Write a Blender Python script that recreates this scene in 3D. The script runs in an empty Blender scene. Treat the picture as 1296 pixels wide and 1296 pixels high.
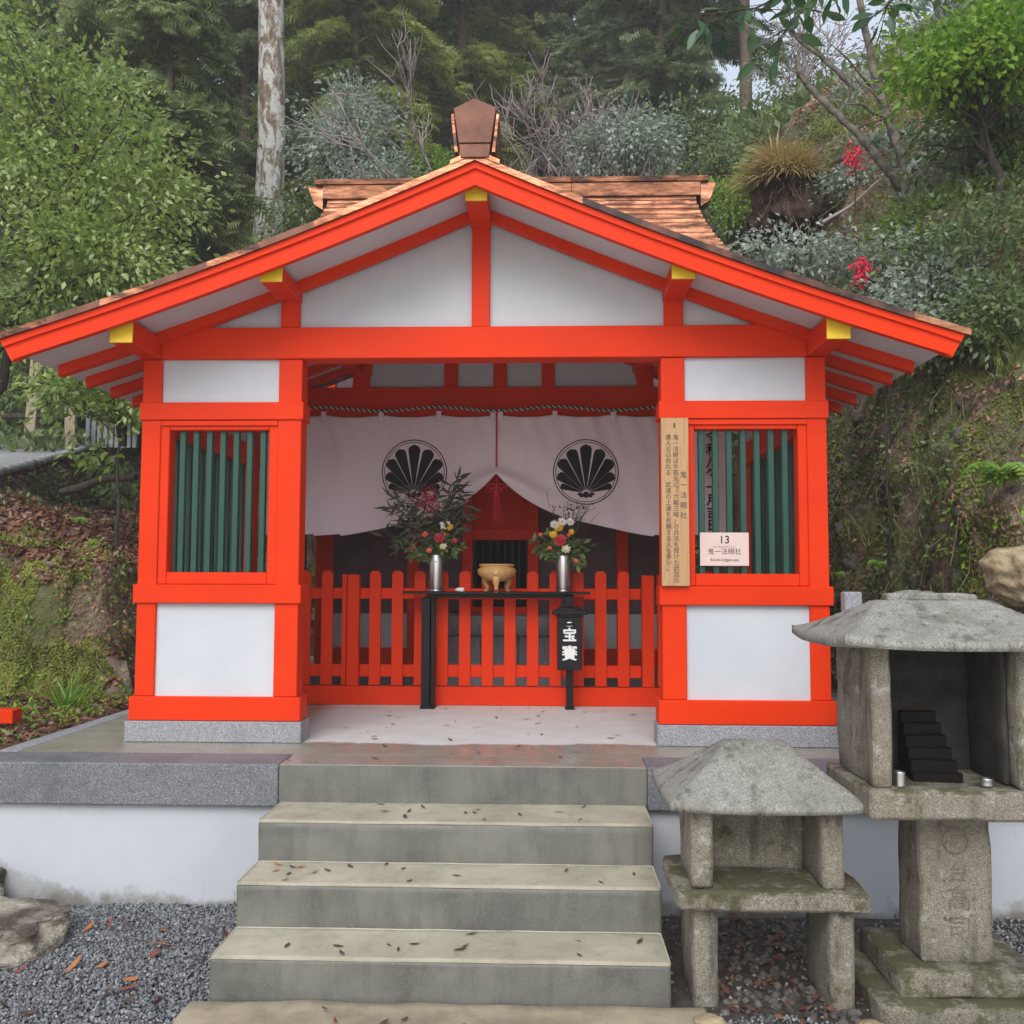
import bpy, bmesh, math, random
import numpy as np
from mathutils import Vector, Matrix
SC = bpy.context.scene
COL = SC.collection
R = math.radians
random.seed(7)
RNG = np.random.default_rng(7)

# ------------------------------------------------------------------ camera, world, sun, exposure
cam_d = bpy.data.cameras.new('camera')
cam = bpy.data.objects.new('camera', cam_d)
COL.objects.link(cam)
cam.location = (0, 0, 0.93)
cam.rotation_euler = (Matrix.Rotation(math.atan(42/1230), 4, 'Z') @ Matrix.Rotation(math.pi/2 + math.atan(83/1230), 4, 'X')
                      @ Matrix.Rotation(0.003, 4, 'Z')).to_euler()
cam_d.sensor_width = 36
cam_d.lens = 1230/1296*36
cam_d.clip_start = 0.05
cam_d.clip_end = 600
SC.camera = cam

SUN_EL, SUN_AZ = 40, 190          # azimuth measured clockwise from +Y: the sun stands behind the viewer's left shoulder
world = bpy.data.worlds.new('World')
SC.world = world
world.use_nodes = True
wn = world.node_tree
for n in list(wn.nodes): wn.nodes.remove(n)
sky = wn.nodes.new('ShaderNodeTexSky')
sky.sky_type = 'NISHITA'
sky.sun_disc = False
sky.sun_elevation = R(SUN_EL)
sky.sun_rotation = R(SUN_AZ)
sky.air_density = 1.0
sky.dust_density = 2.0
sky.ozone_density = 1.0
bg = wn.nodes.new('ShaderNodeBackground')
bg.inputs['Strength'].default_value = 0.15
wo = wn.nodes.new('ShaderNodeOutputWorld')
ovc = wn.nodes.new('ShaderNodeMix'); ovc.data_type = 'RGBA'       # an even pale overcast veils the clear sky
ovc.inputs[0].default_value = 0.6
wn.links.new(sky.outputs[0], ovc.inputs[6])
ovc.inputs[7].default_value = (4.3, 4.55, 4.85, 1)
wn.links.new(ovc.outputs[2], bg.inputs[0])
wn.links.new(bg.outputs[0], wo.inputs[0])
sun_d = bpy.data.lights.new('sun', 'SUN')
sun_d.energy = 1.5
sun_d.angle = R(40)
sun_d.color = (1.0, 0.99, 0.98)
sun = bpy.data.objects.new('sun', sun_d)
COL.objects.link(sun)
sd = Vector((math.sin(R(SUN_AZ))*math.cos(R(SUN_EL)), math.cos(R(SUN_AZ))*math.cos(R(SUN_EL)), math.sin(R(SUN_EL))))
sun.rotation_euler = sd.to_track_quat('Z', 'Y').to_euler()
SC.view_settings.view_transform = 'Standard'
SC.view_settings.look = 'None'
SC.view_settings.gamma = 1
SC.view_settings.use_curve_mapping = False
SC.view_settings.exposure = 0.62
SC.render.engine = 'CYCLES'
SC.cycles.max_bounces = 6
SC.cycles.diffuse_bounces = 3
SC.cycles.glossy_bounces = 2
SC.cycles.transmission_bounces = 3
SC.cycles.transparent_max_bounces = 4
SC.cycles.volume_bounces = 1

# ------------------------------------------------------------------ noise
def _hash(ix, iy, iz):
    n = (ix*374761393 + iy*668265263 + iz*2147483647 + 1013904223) & 0xffffffff
    n = ((n ^ (n >> 13))*1274126177) & 0xffffffff
    n = ((n ^ (n >> 15))*2246822519) & 0xffffffff
    return ((n ^ (n >> 16)) & 0xffff)/65535.0
def vnoise(x, y, z=0.0):
    x, y, z = np.broadcast_arrays(np.asarray(x, float), np.asarray(y, float), np.asarray(z, float))
    xi, yi, zi = np.floor(x), np.floor(y), np.floor(z)
    fx, fy, fz = x-xi, y-yi, z-zi
    fx, fy, fz = fx*fx*(3-2*fx), fy*fy*(3-2*fy), fz*fz*(3-2*fz)
    xi, yi, zi = xi.astype(np.int64), yi.astype(np.int64), zi.astype(np.int64)
    r = 0
    for dx in (0, 1):
        for dy in (0, 1):
            for dz in (0, 1):
                w = (fx if dx else 1-fx)*(fy if dy else 1-fy)*(fz if dz else 1-fz)
                r = r + w*_hash(xi+dx, yi+dy, zi+dz)
    return r*2-1
def fbm(x, y, z=0.0, oct=4):
    s, a, f = 0, 0.5, 1.0
    for _ in range(oct):
        s = s + a*vnoise(np.asarray(x)*f+3.1*f, np.asarray(y)*f+1.7*f, np.asarray(z)*f); a *= 0.5; f *= 2.03
    return s
def ss(a, b, t):
    t = np.clip((np.asarray(t, float)-a)/(b-a), 0, 1)
    return t*t*(3-2*t)

# ------------------------------------------------------------------ materials
def nt(m): return m.node_tree.nodes, m.node_tree.links
def new_mat(name):
    m = bpy.data.materials.new(name)
    m.use_nodes = True
    return m, m.node_tree.nodes['Principled BSDF']
def mixrgb(N, L, fac, a, b, mode='MIX'):
    x = N.new('ShaderNodeMix'); x.data_type = 'RGBA'; x.blend_type = mode
    for sock, v in ((0, fac), (6, a), (7, b)):
        if hasattr(v, 'links') or hasattr(v, 'is_linked'): L.new(v, x.inputs[sock])
        elif sock == 0: x.inputs[0].default_value = v
        else: x.inputs[sock].default_value = (*v[:3], 1)
    return x.outputs[2]
def noise(N, L, scale, detail=4, rough=.55, coord=None, dist=0.0):
    n = N.new('ShaderNodeTexNoise'); n.inputs['Scale'].default_value = scale
    n.inputs['Detail'].default_value = detail; n.inputs['Roughness'].default_value = rough
    n.inputs['Distortion'].default_value = dist
    if coord is not None: L.new(coord, n.inputs['Vector'])
    return n.outputs[0]
def ramp(N, L, fac, stops):
    r = N.new('ShaderNodeValToRGB')
    while len(r.color_ramp.elements) < len(stops): r.color_ramp.elements.new(0.5)
    for e, (p, c) in zip(r.color_ramp.elements, stops):
        e.position = p; e.color = (*c, 1) if len(c) == 3 else c
    L.new(fac, r.inputs[0])
    return r.outputs[0]
def maprange(N, L, v, a, b, c=0.0, d=1.0):
    r = N.new('ShaderNodeMapRange'); L.new(v, r.inputs[0])
    for i, q in enumerate((a, b, c, d)): r.inputs[i+1].default_value = q
    return r.outputs[0]
def objc(N, scale=None, L=None):
    t = N.new('ShaderNodeTexCoord')
    if scale is None: return t.outputs['Object']
    mp = N.new('ShaderNodeMapping'); mp.inputs['Scale'].default_value = scale
    L.new(t.outputs['Object'], mp.inputs[0])
    return mp.outputs[0]
def bump(N, L, b, h, strength, dist=0.01):
    n = N.new('ShaderNodeBump'); n.inputs['Strength'].default_value = strength; n.inputs['Distance'].default_value = dist
    L.new(h, n.inputs['Height']); L.new(n.outputs[0], b.inputs['Normal'])
def mat(name, c1, c2=None, scale=6, rough=.6, bmp=0.0, bscale=60, metal=0.0, stretch=None, rvar=0.0, spec=0.5, bdist=.004, lo=.35, hi=.65, detail=5):
    m, b = new_mat(name); N, L = nt(m)
    co = objc(N, stretch, L)
    b.inputs['Roughness'].default_value = rough
    b.inputs['Metallic'].default_value = metal
    b.inputs['Specular IOR Level'].default_value = spec
    if c2 is None: b.inputs['Base Color'].default_value = (*c1, 1)
    else:
        f = noise(N, L, scale, detail, .6, co)
        L.new(ramp(N, L, f, [(lo, c1), (hi, c2)]), b.inputs['Base Color'])
        if rvar: L.new(maprange(N, L, f, .3, .7, rough-rvar, rough+rvar), b.inputs['Roughness'])
    if bmp: bump(N, L, b, noise(N, L, bscale, 4, .6, co), bmp, bdist)
    return m

M = {}
M['vermilion'] = mat('vermilion_paint', (.68, .031, .0013), (.76, .039, .0018), 1.6, .5, .22, 34, rvar=.08, bdist=.002, spec=.16)
M['plaster'] = mat('white_plaster', (.51, .535, .57), (.565, .585, .615), 2.2, .75, .12, 60, bdist=.002)
M['yellow'] = mat('yellow_paint', (.80, .55, .015), (.86, .60, .02), 8, .5)
M['green'] = mat('green_paint', (.003, .050, .033), (.005, .066, .044), 6, .4, .1, 30)
M['black'] = mat('black_lacquer', (.005, .005, .006), (.010, .009, .010), 9, .42, .15, 40, spec=.25)
M['iron'] = mat('dark_iron', (.003, .003, .003), (.006, .006, .006), 30, .6, .3, 80, spec=.15)
M['steel'] = mat('brushed_steel', (.55, .54, .52), (.66, .65, .63), 12, .34, .1, 60, metal=1.0, stretch=(1, 1, .2))
M['gold'] = mat('ochre_bronze', (.52, .29, .10), (.64, .38, .15), 14, .5, .15, 50, metal=.05)
M['rope_red'] = mat('crimson_cord', (.55, .012, .03), (.70, .02, .05), 30, .75)
M['mauve'] = mat('shade_mauve_board', (.10, .065, .068), (.14, .09, .095), 5, .8, .2, 30)  # deep shade on the white sanctuary wall, put into the board colour
M['ink'] = mat('black_ink', (.012, .012, .016), None, rough=.8)
M['white_ink'] = mat('white_lettering', (.85, .85, .83), None, rough=.6)
M['lettering_grey'] = mat('grey_lettering', (.06, .05, .05), None, rough=.7)
M['cord_black'] = mat('black_cord', (.02, .02, .02), None, rough=.8)
M['cord_white'] = mat('white_cord', (.6, .58, .58), None, rough=.8)

def cloth_mat():
    m, b = new_mat('white_cotton_cloth'); N, L = nt(m); co = objc(N)
    b.inputs['Base Color'].default_value = (.90, .765, .815, 1)
    b.inputs['Roughness'].default_value = .9
    b.inputs['Sheen Weight'].default_value = .15
    bump(N, L, b, noise(N, L, 3.2, 4, .55, objc(N, (1, 1, .45), L), .6), .35, .03)
    return m
M['cloth'] = cloth_mat()

def granite_mat(name, a, c, d, moss=0.0, rough=.8, sc=330, stain=(.07, .06, .04)):
    m, b = new_mat(name); N, L = nt(m); co = objc(N)
    v = N.new('ShaderNodeTexVoronoi'); v.inputs['Scale'].default_value = sc; L.new(co, v.inputs['Vector'])
    sep = N.new('ShaderNodeSeparateColor'); L.new(v.outputs['Color'], sep.inputs[0])
    col = ramp(N, L, sep.outputs[0], [(.0, a), (.35, c), (.75, c), (1.0, d)])
    big = noise(N, L, 3.5, 6, .65, co)
    col = mixrgb(N, L, maprange(N, L, big, .48, .70, 0, .75), col, stain)
    if moss is not None:
        lv = N.new('ShaderNodeTexNoise'); lv.inputs['Scale'].default_value = 16; lv.inputs['Detail'].default_value = 6; lv.inputs['Roughness'].default_value = .75; L.new(co, lv.inputs['Vector'])
        if m.name.startswith(('weathered', 'mossy', 'lichened')):
            col = mixrgb(N, L, maprange(N, L, lv.outputs[0], .58, .63, 0, .5), col, (.42, .42, .38))
            col = mixrgb(N, L, maprange(N, L, noise(N, L, 5, 6, .7, objc(N, (2.5, 2.5, .5), L)), .52, .66, 0, .7), col, (.055, .048, .032))
            col = mixrgb(N, L, maprange(N, L, noise(N, L, 28, 5, .7, co), .62, .68, 0, .75), col, (.04, .038, .028))
    if moss:
        g = N.new('ShaderNodeNewGeometry'); sx = N.new('ShaderNodeSeparateXYZ'); L.new(g.outputs['Normal'], sx.inputs[0])
        mn = noise(N, L, 7, 7, .7, co)
        up = maprange(N, L, sx.outputs[2], -.2, .9, 0.0, .14)
        ad = N.new('ShaderNodeMath'); L.new(mn, ad.inputs[0]); L.new(up, ad.inputs[1])
        mc = mixrgb(N, L, noise(N, L, 40, 3, .6, co), (.035, .036, .012), (.105, .095, .04))
        col = mixrgb(N, L, maprange(N, L, ad.outputs[0], .66-moss, .74-moss, 0, .9), col, mc)
    L.new(col, b.inputs['Base Color'])
    b.inputs['Roughness'].default_value = rough
    h = N.new('ShaderNodeMath'); h.operation = 'ADD'
    L.new(noise(N, L, 130, 3, .7, co), h.inputs[0]); L.new(noise(N, L, 14, 5, .6, co), h.inputs[1])
    bump(N, L, b, h.outputs[0], .55, .006)
    return m
M['granite'] = granite_mat('cut_granite', (.03, .03, .035), (.16, .165, .18), (.42, .42, .44), 0, .55, 380, (.09, .092, .10))
M['granite_pale'] = granite_mat('pale_cut_granite', (.06, .06, .065), (.30, .30, .32), (.60, .60, .62), 0, .6, 380, (.22, .22, .23))
M['old_granite'] = granite_mat('weathered_granite', (.11, .095, .07), (.225, .20, .155), (.38, .355, .30), .05, .85, 300, (.12, .095, .06))
M['mossy_granite'] = granite_mat('mossy_weathered_granite', (.08, .07, .05), (.20, .18, .135), (.36, .33, .27), .10, .85, 300, (.085, .075, .04))
M['roof_granite'] = granite_mat('lichened_granite', (.15, .15, .135), (.27, .265, .23), (.44, .435, .39), 0, .8, 300, (.15, .145, .11))

def concrete_mat(name, base, wet, sc=2.0, rough=.62, streak=True, br=.25):
    m, b = new_mat(name); N, L = nt(m); co = objc(N)
    n1 = noise(N, L, sc, 7, .62, co)
    n2 = noise(N, L, 9, 5, .6, objc(N, (2.2, 2.2, .35), L)) if streak else noise(N, L, 11, 5, .6, co)
    col = mixrgb(N, L, maprange(N, L, n1, .36, .66), base, wet)
    dk = tuple(x*.55 for x in wet)
    col = mixrgb(N, L, maprange(N, L, n2, .50, .78, 0, .55), col, dk)
    col = mixrgb(N, L, maprange(N, L, noise(N, L, 160, 2, .5, co), .4, .7, 0, .22), col, tuple(min(1, x*1.5) for x in base))
    L.new(col, b.inputs['Base Color'])
    L.new(maprange(N, L, n1, .4, .62, rough+br*.4, rough-br), b.inputs['Roughness'])
    h = N.new('ShaderNodeMath'); h.operation = 'ADD'
    L.new(noise(N, L, 90, 3, .6, co), h.inputs[0]); L.new(n1, h.inputs[1])
    bump(N, L, b, h.outputs[0], .18, .004)
    return m
M['step_riser'] = concrete_mat('trowelled_shaded_concrete', (.175, .172, .145), (.095, .095, .085), 3.2)  # darker than the treads: shade on the upright faces put into the colour
M['step_tread'] = concrete_mat('damp_lit_tread_concrete', (.46, .425, .325), (.345, .315, .23), 3.4, .5, False)  # lighter than the risers: light from above put into the colour
M['paving'] = concrete_mat('beige_flagstone', (.38, .32, .22), (.24, .20, .14), 5, .7, False)

M['bounce_path'] = concrete_mat('bounce_gravel_path', (.60, .56, .50), (.50, .46, .41), 4, .7, False)  # kept pale so the unseen ground throws light upward
def platform_mat():
    m, b = new_mat('half_wet_concrete'); N, L = nt(m)
    g = N.new('ShaderNodeTexCoord'); sx = N.new('ShaderNodeSeparateXYZ'); L.new(g.outputs['Object'], sx.inputs[0])
    # the strip beyond the roof edge is wet with rain, the floor under the roof is dry
    n = noise(N, L, 2.2, 5, .6, g.outputs['Object'])
    yy = N.new('ShaderNodeMath'); yy.operation = 'MULTIPLY_ADD'; L.new(n, yy.inputs[0]); yy.inputs[1].default_value = .35; L.new(sx.outputs[1], yy.inputs[2])
    dry = maprange(N, L, yy.outputs[0], 5.66, 5.70)
    xl = maprange(N, L, sx.outputs[0], -1.62, -1.45)
    xr = maprange(N, L, sx.outputs[0], .95, .80)
    mu = N.new('ShaderNodeMath'); mu.operation = 'MULTIPLY'; L.new(dry, mu.inputs[0]); L.new(xl, mu.inputs[1])
    mu2 = N.new('ShaderNodeMath'); mu2.operation = 'MULTIPLY'; L.new(mu.outputs[0], mu2.inputs[0]); L.new(xr, mu2.inputs[1])
    d = mu2.outputs[0]
    dn = noise(N, L, 5, 6, .6, g.outputs['Object'])
    dryc = ramp(N, L, dn, [(.3, (.58, .57, .55)), (.7, (.68, .67, .65))])
    wetc = ramp(N, L, dn, [(.3, (.24, .235, .19)), (.7, (.33, .32, .27))])
    L.new(mixrgb(N, L, d, wetc, dryc), b.inputs['Base Color'])
    wr = maprange(N, L, n, .3, .7, .16, .42)
    r = N.new('ShaderNodeMix'); L.new(d, r.inputs[0]); L.new(wr, r.inputs[2]); r.inputs[3].default_value = .7
    L.new(r.outputs[0], b.inputs['Roughness'])
    bump(N, L, b, noise(N, L, 8, 4, .5, g.outputs['Object']), .10, .004)
    return m
M['platform'] = platform_mat()

def plinth_mat():
    m, b = new_mat('painted_plinth_plaster'); N, L = nt(m)
    g = N.new('ShaderNodeTexCoord'); sx = N.new('ShaderNodeSeparateXYZ'); L.new(g.outputs['Object'], sx.inputs[0])
    n = noise(N, L, 5, 7, .65, g.outputs['Object'])
    z = N.new('ShaderNodeMath'); z.operation = 'MULTIPLY_ADD'; L.new(n, z.inputs[0]); z.inputs[1].default_value = -.35; L.new(sx.outputs[2], z.inputs[2])
    dirt = maprange(N, L, z.outputs[0], -.80, -.88)
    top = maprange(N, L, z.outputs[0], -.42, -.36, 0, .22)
    # rain-splash tide mark climbing to the left above the rock
    x2 = N.new('ShaderNodeMath'); x2.operation = 'MULTIPLY_ADD'; L.new(sx.outputs[0], x2.inputs[0]); x2.inputs[1].default_value = .42; L.new(z.outputs[0], x2.inputs[2])
    tide = maprange(N, L, x2.outputs[0], -1.80, -1.83, 0, .8)
    c = ramp(N, L, noise(N, L, 1.6, 6, .6, g.outputs['Object']), [(.3, (.46, .48, .51)), (.7, (.53, .55, .58))])
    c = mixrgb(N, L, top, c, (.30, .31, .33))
    c = mixrgb(N, L, tide, c, (.34, .34, .33))
    c = mixrgb(N, L, dirt, c, (.20, .185, .16))
    c = mixrgb(N, L, maprange(N, L, noise(N, L, 7, 4, .6, objc(N, (3, 1, .4), L)), .66, .72, 0, .28), c, (.40, .41, .42))
    L.new(c, b.inputs['Base Color']); b.inputs['Roughness'].default_value = .75
    bump(N, L, b, noise(N, L, 30, 5, .6, g.outputs['Object']), .2, .004)
    return m
M['plinth'] = plinth_mat()

def copper_mat(name, ox):
    m, b = new_mat(name); N, L = nt(m)
    co = objc(N, (1.0, 1.0, 5), L)
    n = noise(N, L, 3.0, 9, .75, co, .3)
    n2 = noise(N, L, 14, 5, .6, co)
    col = ramp(N, L, n, [(.30, (.62, .34, .21)), (.44-.04*ox, (.48, .22, .125)), (.56-.10*ox, (.26, .11, .06)), (.66-.13*ox, (.06, .035, .03)), (.80-.15*ox, (.035, .035, .04))])
    col = mixrgb(N, L, maprange(N, L, n2, .45, .7, 0, .5), col, (.34, .15, .09))
    L.new(col, b.inputs['Base Color'])
    L.new(maprange(N, L, n, .4, .75, .34, .62), b.inputs['Roughness'])
    L.new(maprange(N, L, n, .55, .8, 1.0, .25), b.inputs['Metallic'])
    bump(N, L, b, n2, .25, .006)
    return m
M['copper'] = copper_mat('new_copper_sheet', 0.25)
M['copper_dark'] = copper_mat('tarnished_copper_sheet', 0.8)

M['copper_black'] = mat('blackened_copper_sheet', (.022, .018, .018), (.16, .065, .04), 9, .55, .3, 40, metal=.3, lo=.42, hi=.68, detail=8)
M['copper_brown'] = mat('dull_copper_sheet', (.13, .055, .035), (.23, .10, .06), 7, .6, .2, 30, metal=.3)
def wood_mat():
    m, b = new_mat('cedar_board'); N, L = nt(m)
    co = objc(N, (14, 14, .8), L)
    n = noise(N, L, 3, 6, .6, co, .6)
    L.new(ramp(N, L, n, [(.3, (.40, .23, .10)), (.5, (.50, .30, .14)), (.7, (.33, .18, .08))]), b.inputs['Base Color'])
    b.inputs['Roughness'].default_value = .6
    bump(N, L, b, n, .2, .003)
    return m
M['wood'] = wood_mat()
M['post_wood'] = mat('weathered_timber', (.30, .24, .16), (.42, .36, .26), 10, .85, .4, 30, stretch=(6, 6, .7))
M['notice'] = mat('pale_pink_card', (.66, .50, .45), (.70, .54, .49), 5, .6)

def leaf_mat(name, cols, rough=.45, trans=.25, clump=1.2, spec=.5):
    """per-leaf colour from the leaf's own random number plus a slow drift through the crown"""
    m, b = new_mat(name); N, L = nt(m)
    g = N.new('ShaderNodeNewGeometry')
    n = noise(N, L, clump, 3, .5, objc(N))
    a = N.new('ShaderNodeMath'); a.operation = 'MULTIPLY_ADD'; L.new(n, a.inputs[0]); a.inputs[1].default_value = 1.3
    s = N.new('ShaderNodeMath'); s.operation = 'MULTIPLY_ADD'; L.new(g.outputs['Random Per Island'], s.inputs[0]); s.inputs[1].default_value = .6; s.inputs[2].default_value = -.42
    L.new(s.outputs[0], a.inputs[2])
    k = len(cols)
    c = ramp(N, L, a.outputs[0], [(i/(k-1), cc) for i, cc in enumerate(cols)])
    L.new(c, b.inputs['Base Color'])
    b.inputs['Roughness'].default_value = rough
    b.inputs['Specular IOR Level'].default_value = spec
    if trans:
        t = N.new('ShaderNodeBsdfTranslucent'); L.new(c, t.inputs[0])
        mx = N.new('ShaderNodeMixShader'); mx.inputs[0].default_value = trans
        L.new(b.outputs[0], mx.inputs[1]); L.new(t.outputs[0], mx.inputs[2])
        L.new(mx.outputs[0], N['Material Output'].inputs[0])
    return m
M['leaf_glossy'] = leaf_mat('glossy_green_leaves', [(.10,.15,.035), (.19,.29,.055), (.35,.46,.11), (.55,.63,.28)], .27, .42, .9, .8)
M['leaf_grey'] = leaf_mat('grey_green_leaves', [(.15,.20,.14), (.26,.33,.24), (.42,.48,.39), (.66,.70,.64)], .30, .42, 1.0, .8)
M['leaf_dark'] = leaf_mat('dark_green_leaves', [(.065,.095,.035), (.115,.17,.06), (.20,.27,.10), (.34,.42,.17)], .4, .42, .8)
M['leaf_lime'] = leaf_mat('yellow_green_leaves', [(.071, .159, .022), (.144, .287, .029), (.245, .416, .043), (.374, .489, .071)], .42, .42, .9)
M['conifer'] = leaf_mat('cypress_sprays', [(.10,.14,.055), (.17,.23,.09), (.27,.34,.13), (.40,.43,.18)], .6, .42, .7)
M['conifer_yellow'] = leaf_mat('cedar_sprays', [(.10,.15,.045), (.22,.30,.075), (.42,.47,.13), (.62,.58,.2)], .6, .42, .5)
M['conifer_blue'] = leaf_mat('distant_conifer_sprays', [(.13,.17,.10), (.20,.26,.14), (.30,.37,.19), (.42,.46,.25)], .7, .42, .6)
M['twig'] = mat('bare_twigs', (.27, .21, .205), (.38, .31, .30), 6, .85)
M['bark'] = mat('dark_bark', (.025, .02, .015), (.07, .055, .04), 7, .9, .7, 30, stretch=(3, 3, 1), bdist=.02)
M['bark_red'] = mat('reddish_cedar_bark', (.09, .06, .045), (.17, .12, .09), 5, .9, .7, 22, stretch=(5, 5, .6), bdist=.02)
def lichen_mat():
    m, b = new_mat('lichened_bark'); N, L = nt(m)
    co = objc(N, (2, 2, .8), L)
    n = noise(N, L, 3.0, 8, .72, co, .4)
    c = ramp(N, L, n, [(.38, (.14, .09, .06)), (.48, (.28, .22, .17)), (.54, (.62, .61, .57)), (.70, (.46, .46, .42))])
    c = mixrgb(N, L, maprange(N, L, noise(N, L, 2.5, 6, .7, co), .58, .66), c, (.12, .12, .04))
    L.new(c, b.inputs['Base Color']); b.inputs['Roughness'].default_value = .9
    bump(N, L, b, noise(N, L, 14, 6, .7, objc(N, (3, 3, .6), L)), .8, .04)
    return m
M['lichen_bark'] = lichen_mat()
M['litter'] = leaf_mat('fallen_leaves', [(.043, .022, .016), (.104, .043, .031), (.194, .080, .043), (.304, .146, .061)], .38, .05, 2.5)
M['wet_leaf_brown'] = mat('wet_brown_leaf', (.06, .035, .02), (.10, .06, .03), 30, .35)
M['wet_leaf_red'] = mat('wet_red_leaf', (.13, .025, .018), (.26, .06, .025), 30, .35)
M['wet_leaf_orange'] = mat('wet_orange_leaf', (.38, .12, .03), (.45, .16, .05), 30, .4)
M['litter_dry'] = leaf_mat('dry_fallen_leaves', [(.10,.055,.04), (.22,.12,.08), (.36,.20,.11), (.50,.34,.20)], .6, .05, 2.5)
M['grass'] = leaf_mat('long_grass', [(.09,.14,.025), (.17,.24,.045), (.28,.33,.08), (.44,.40,.16)], .5, .3, 1.5)
M['dry_grass'] = leaf_mat('dry_tussock_grass', [(.30, .27, .05), (.46, .36, .12), (.50, .38, .18), (.38, .25, .13)], .7, .3, 1.8)
M['moss'] = leaf_mat('moss_cushion', [(.06,.075,.012), (.12,.14,.02), (.19,.21,.03), (.27,.28,.06)], .85, .1, 2.0)
M['red_leaf'] = leaf_mat('scarlet_leaves', [(.65, .02, .05), (.80, .04, .09), (.75, .03, .07)], .5, .3, 3)
M['petal_white'] = mat('white_petals', (.80, .78, .76), (.85, .84, .80), 20, .6)
M['petal_yellow'] = mat('yellow_petals', (.80, .46, .02), (.85, .55, .04), 20, .6)
M['petal_red'] = mat('crimson_petals', (.50, .02, .04), (.62, .04, .06), 20, .6)
M['petal_orange'] = mat('orange_petals', (.75, .09, .04), (.80, .14, .06), 20, .6)
M['petal_cream'] = mat('cream_rose_petals', (.72, .66, .38), (.78, .74, .50), 20, .55)

def soil_mat():
    m, b = new_mat('hillside_soil'); N, L = nt(m)
    g = N.new('ShaderNodeNewGeometry'); P = g.outputs['Position']
    sx = N.new('ShaderNodeSeparateXYZ'); L.new(g.outputs['Normal'], sx.inputs[0])
    n = noise(N, L, 1.3, 7, .68, P); n2 = noise(N, L, 9, 6, .7, P); n3 = noise(N, L, 38, 4, .6, P)
    c = ramp(N, L, n2, [(.28, (.06, .045, .03)), (.42, (.15, .11, .075)), (.56, (.25, .19, .135)), (.72, (.42, .36, .28))])
    moss = mixrgb(N, L, n3, (.05, .06, .012), (.17, .17, .04))
    c = mixrgb(N, L, maprange(N, L, n, .46, .58, 0, .85), c, moss)
    lit = mixrgb(N, L, n3, (.06, .034, .024), (.24, .12, .07))
    up = maprange(N, L, sx.outputs[2], .72, .90, 0, .8)
    c = mixrgb(N, L, up, c, lit)
    L.new(c, b.inputs['Base Color']); b.inputs['Roughness'].default_value = .78
    h = N.new('ShaderNodeMath'); h.operation = 'ADD'; L.new(n2, h.inputs[0]); L.new(n3, h.inputs[1])
    bump(N, L, b, h.outputs[0], .9, .04)
    return m
M['soil'] = soil_mat()
M['dark_soil'] = mat('damp_earth', (.03, .024, .018), (.085, .07, .055), 14, .85, .8, 60, bdist=.012)
M['earth_clod'] = mat('root_bound_earth', (.02, .013, .009), (.10, .06, .04), 9, .95, .9, 25, bdist=.04, stretch=(1.5, 1.5, .5))
M['road'] = mat('gravel_road', (.22, .22, .22), (.36, .36, .36), 30, .8, .6, 70)
M['rock_tan'] = mat('tan_boulder', (.24, .17, .09), (.46, .37, .24), 6, .75, .9, 12, bdist=.03)
M['rock_grey'] = mat('grey_boulder', (.10, .10, .10), (.22, .22, .23), 6, .6, .8, 14, bdist=.03)
M['rock_flag'] = mat('pale_ledge_rock', (.07, .05, .03), (.38, .34, .27), 5, .6, 1.0, 13, bdist=.05, detail=9, stretch=(1, 1, 2.5), lo=.4, hi=.6)
def gravel_mat():
    m, b = new_mat('crushed_bluestone'); N, L = nt(m)
    g = N.new('ShaderNodeNewGeometry')
    c = ramp(N, L, g.outputs['Random Per Island'], [(0, (.11, .115, .125)), (.5, (.17, .176, .185)), (.85, (.24, .248, .255)), (1, (.36, .36, .35))])
    L.new(c, b.inputs['Base Color']); b.inputs['Roughness'].default_value = .42
    bump(N, L, b, noise(N, L, 60, 3, .6, objc(N)), .3, .003)
    return m
M['gravel'] = gravel_mat()
M['dark_stone'] = mat('dirty_stone', (.05, .045, .04), (.16, .14, .12), 12, .8, .5, 60)
M['wire'] = mat('galvanised_wire', (.45, .46, .46), None, rough=.5, metal=.6)

# ------------------------------------------------------------------ object helpers
def link(o, parent=None):
    COL.objects.link(o)
    if parent is not None: o.parent = parent
    return o
def thing(name, label, cat, loc=(0, 0, 0), rz=0, group=None):
    o = bpy.data.objects.new(name, None); link(o)
    o.empty_display_size = .1
    o.location = loc; o.rotation_euler = (0, 0, rz)
    o['label'] = label; o['category'] = cat
    if group: o['group'] = group
    return o
def tag(o, label, cat, group=None, kind=None):
    o['label'] = label; o['category'] = cat
    if group: o['group'] = group
    if kind: o['kind'] = kind
    return o
def obj(name, me, m=None, parent=None, loc=None, kind=None):
    if m is not None and not me.materials: me.materials.append(m)
    o = bpy.data.objects.new(name, me); link(o, parent)
    if loc is not None: o.location = loc
    if kind: o['kind'] = kind
    return o
def bm_mesh(name, bm, m=None, smooth=False):
    bmesh.ops.recalc_face_normals(bm, faces=bm.faces)
    me = bpy.data.meshes.new(name); bm.to_mesh(me); bm.free()
    if m is not None: me.materials.append(m)
    if smooth:
        for p in me.polygons: p.use_smooth = True
    return me
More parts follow.
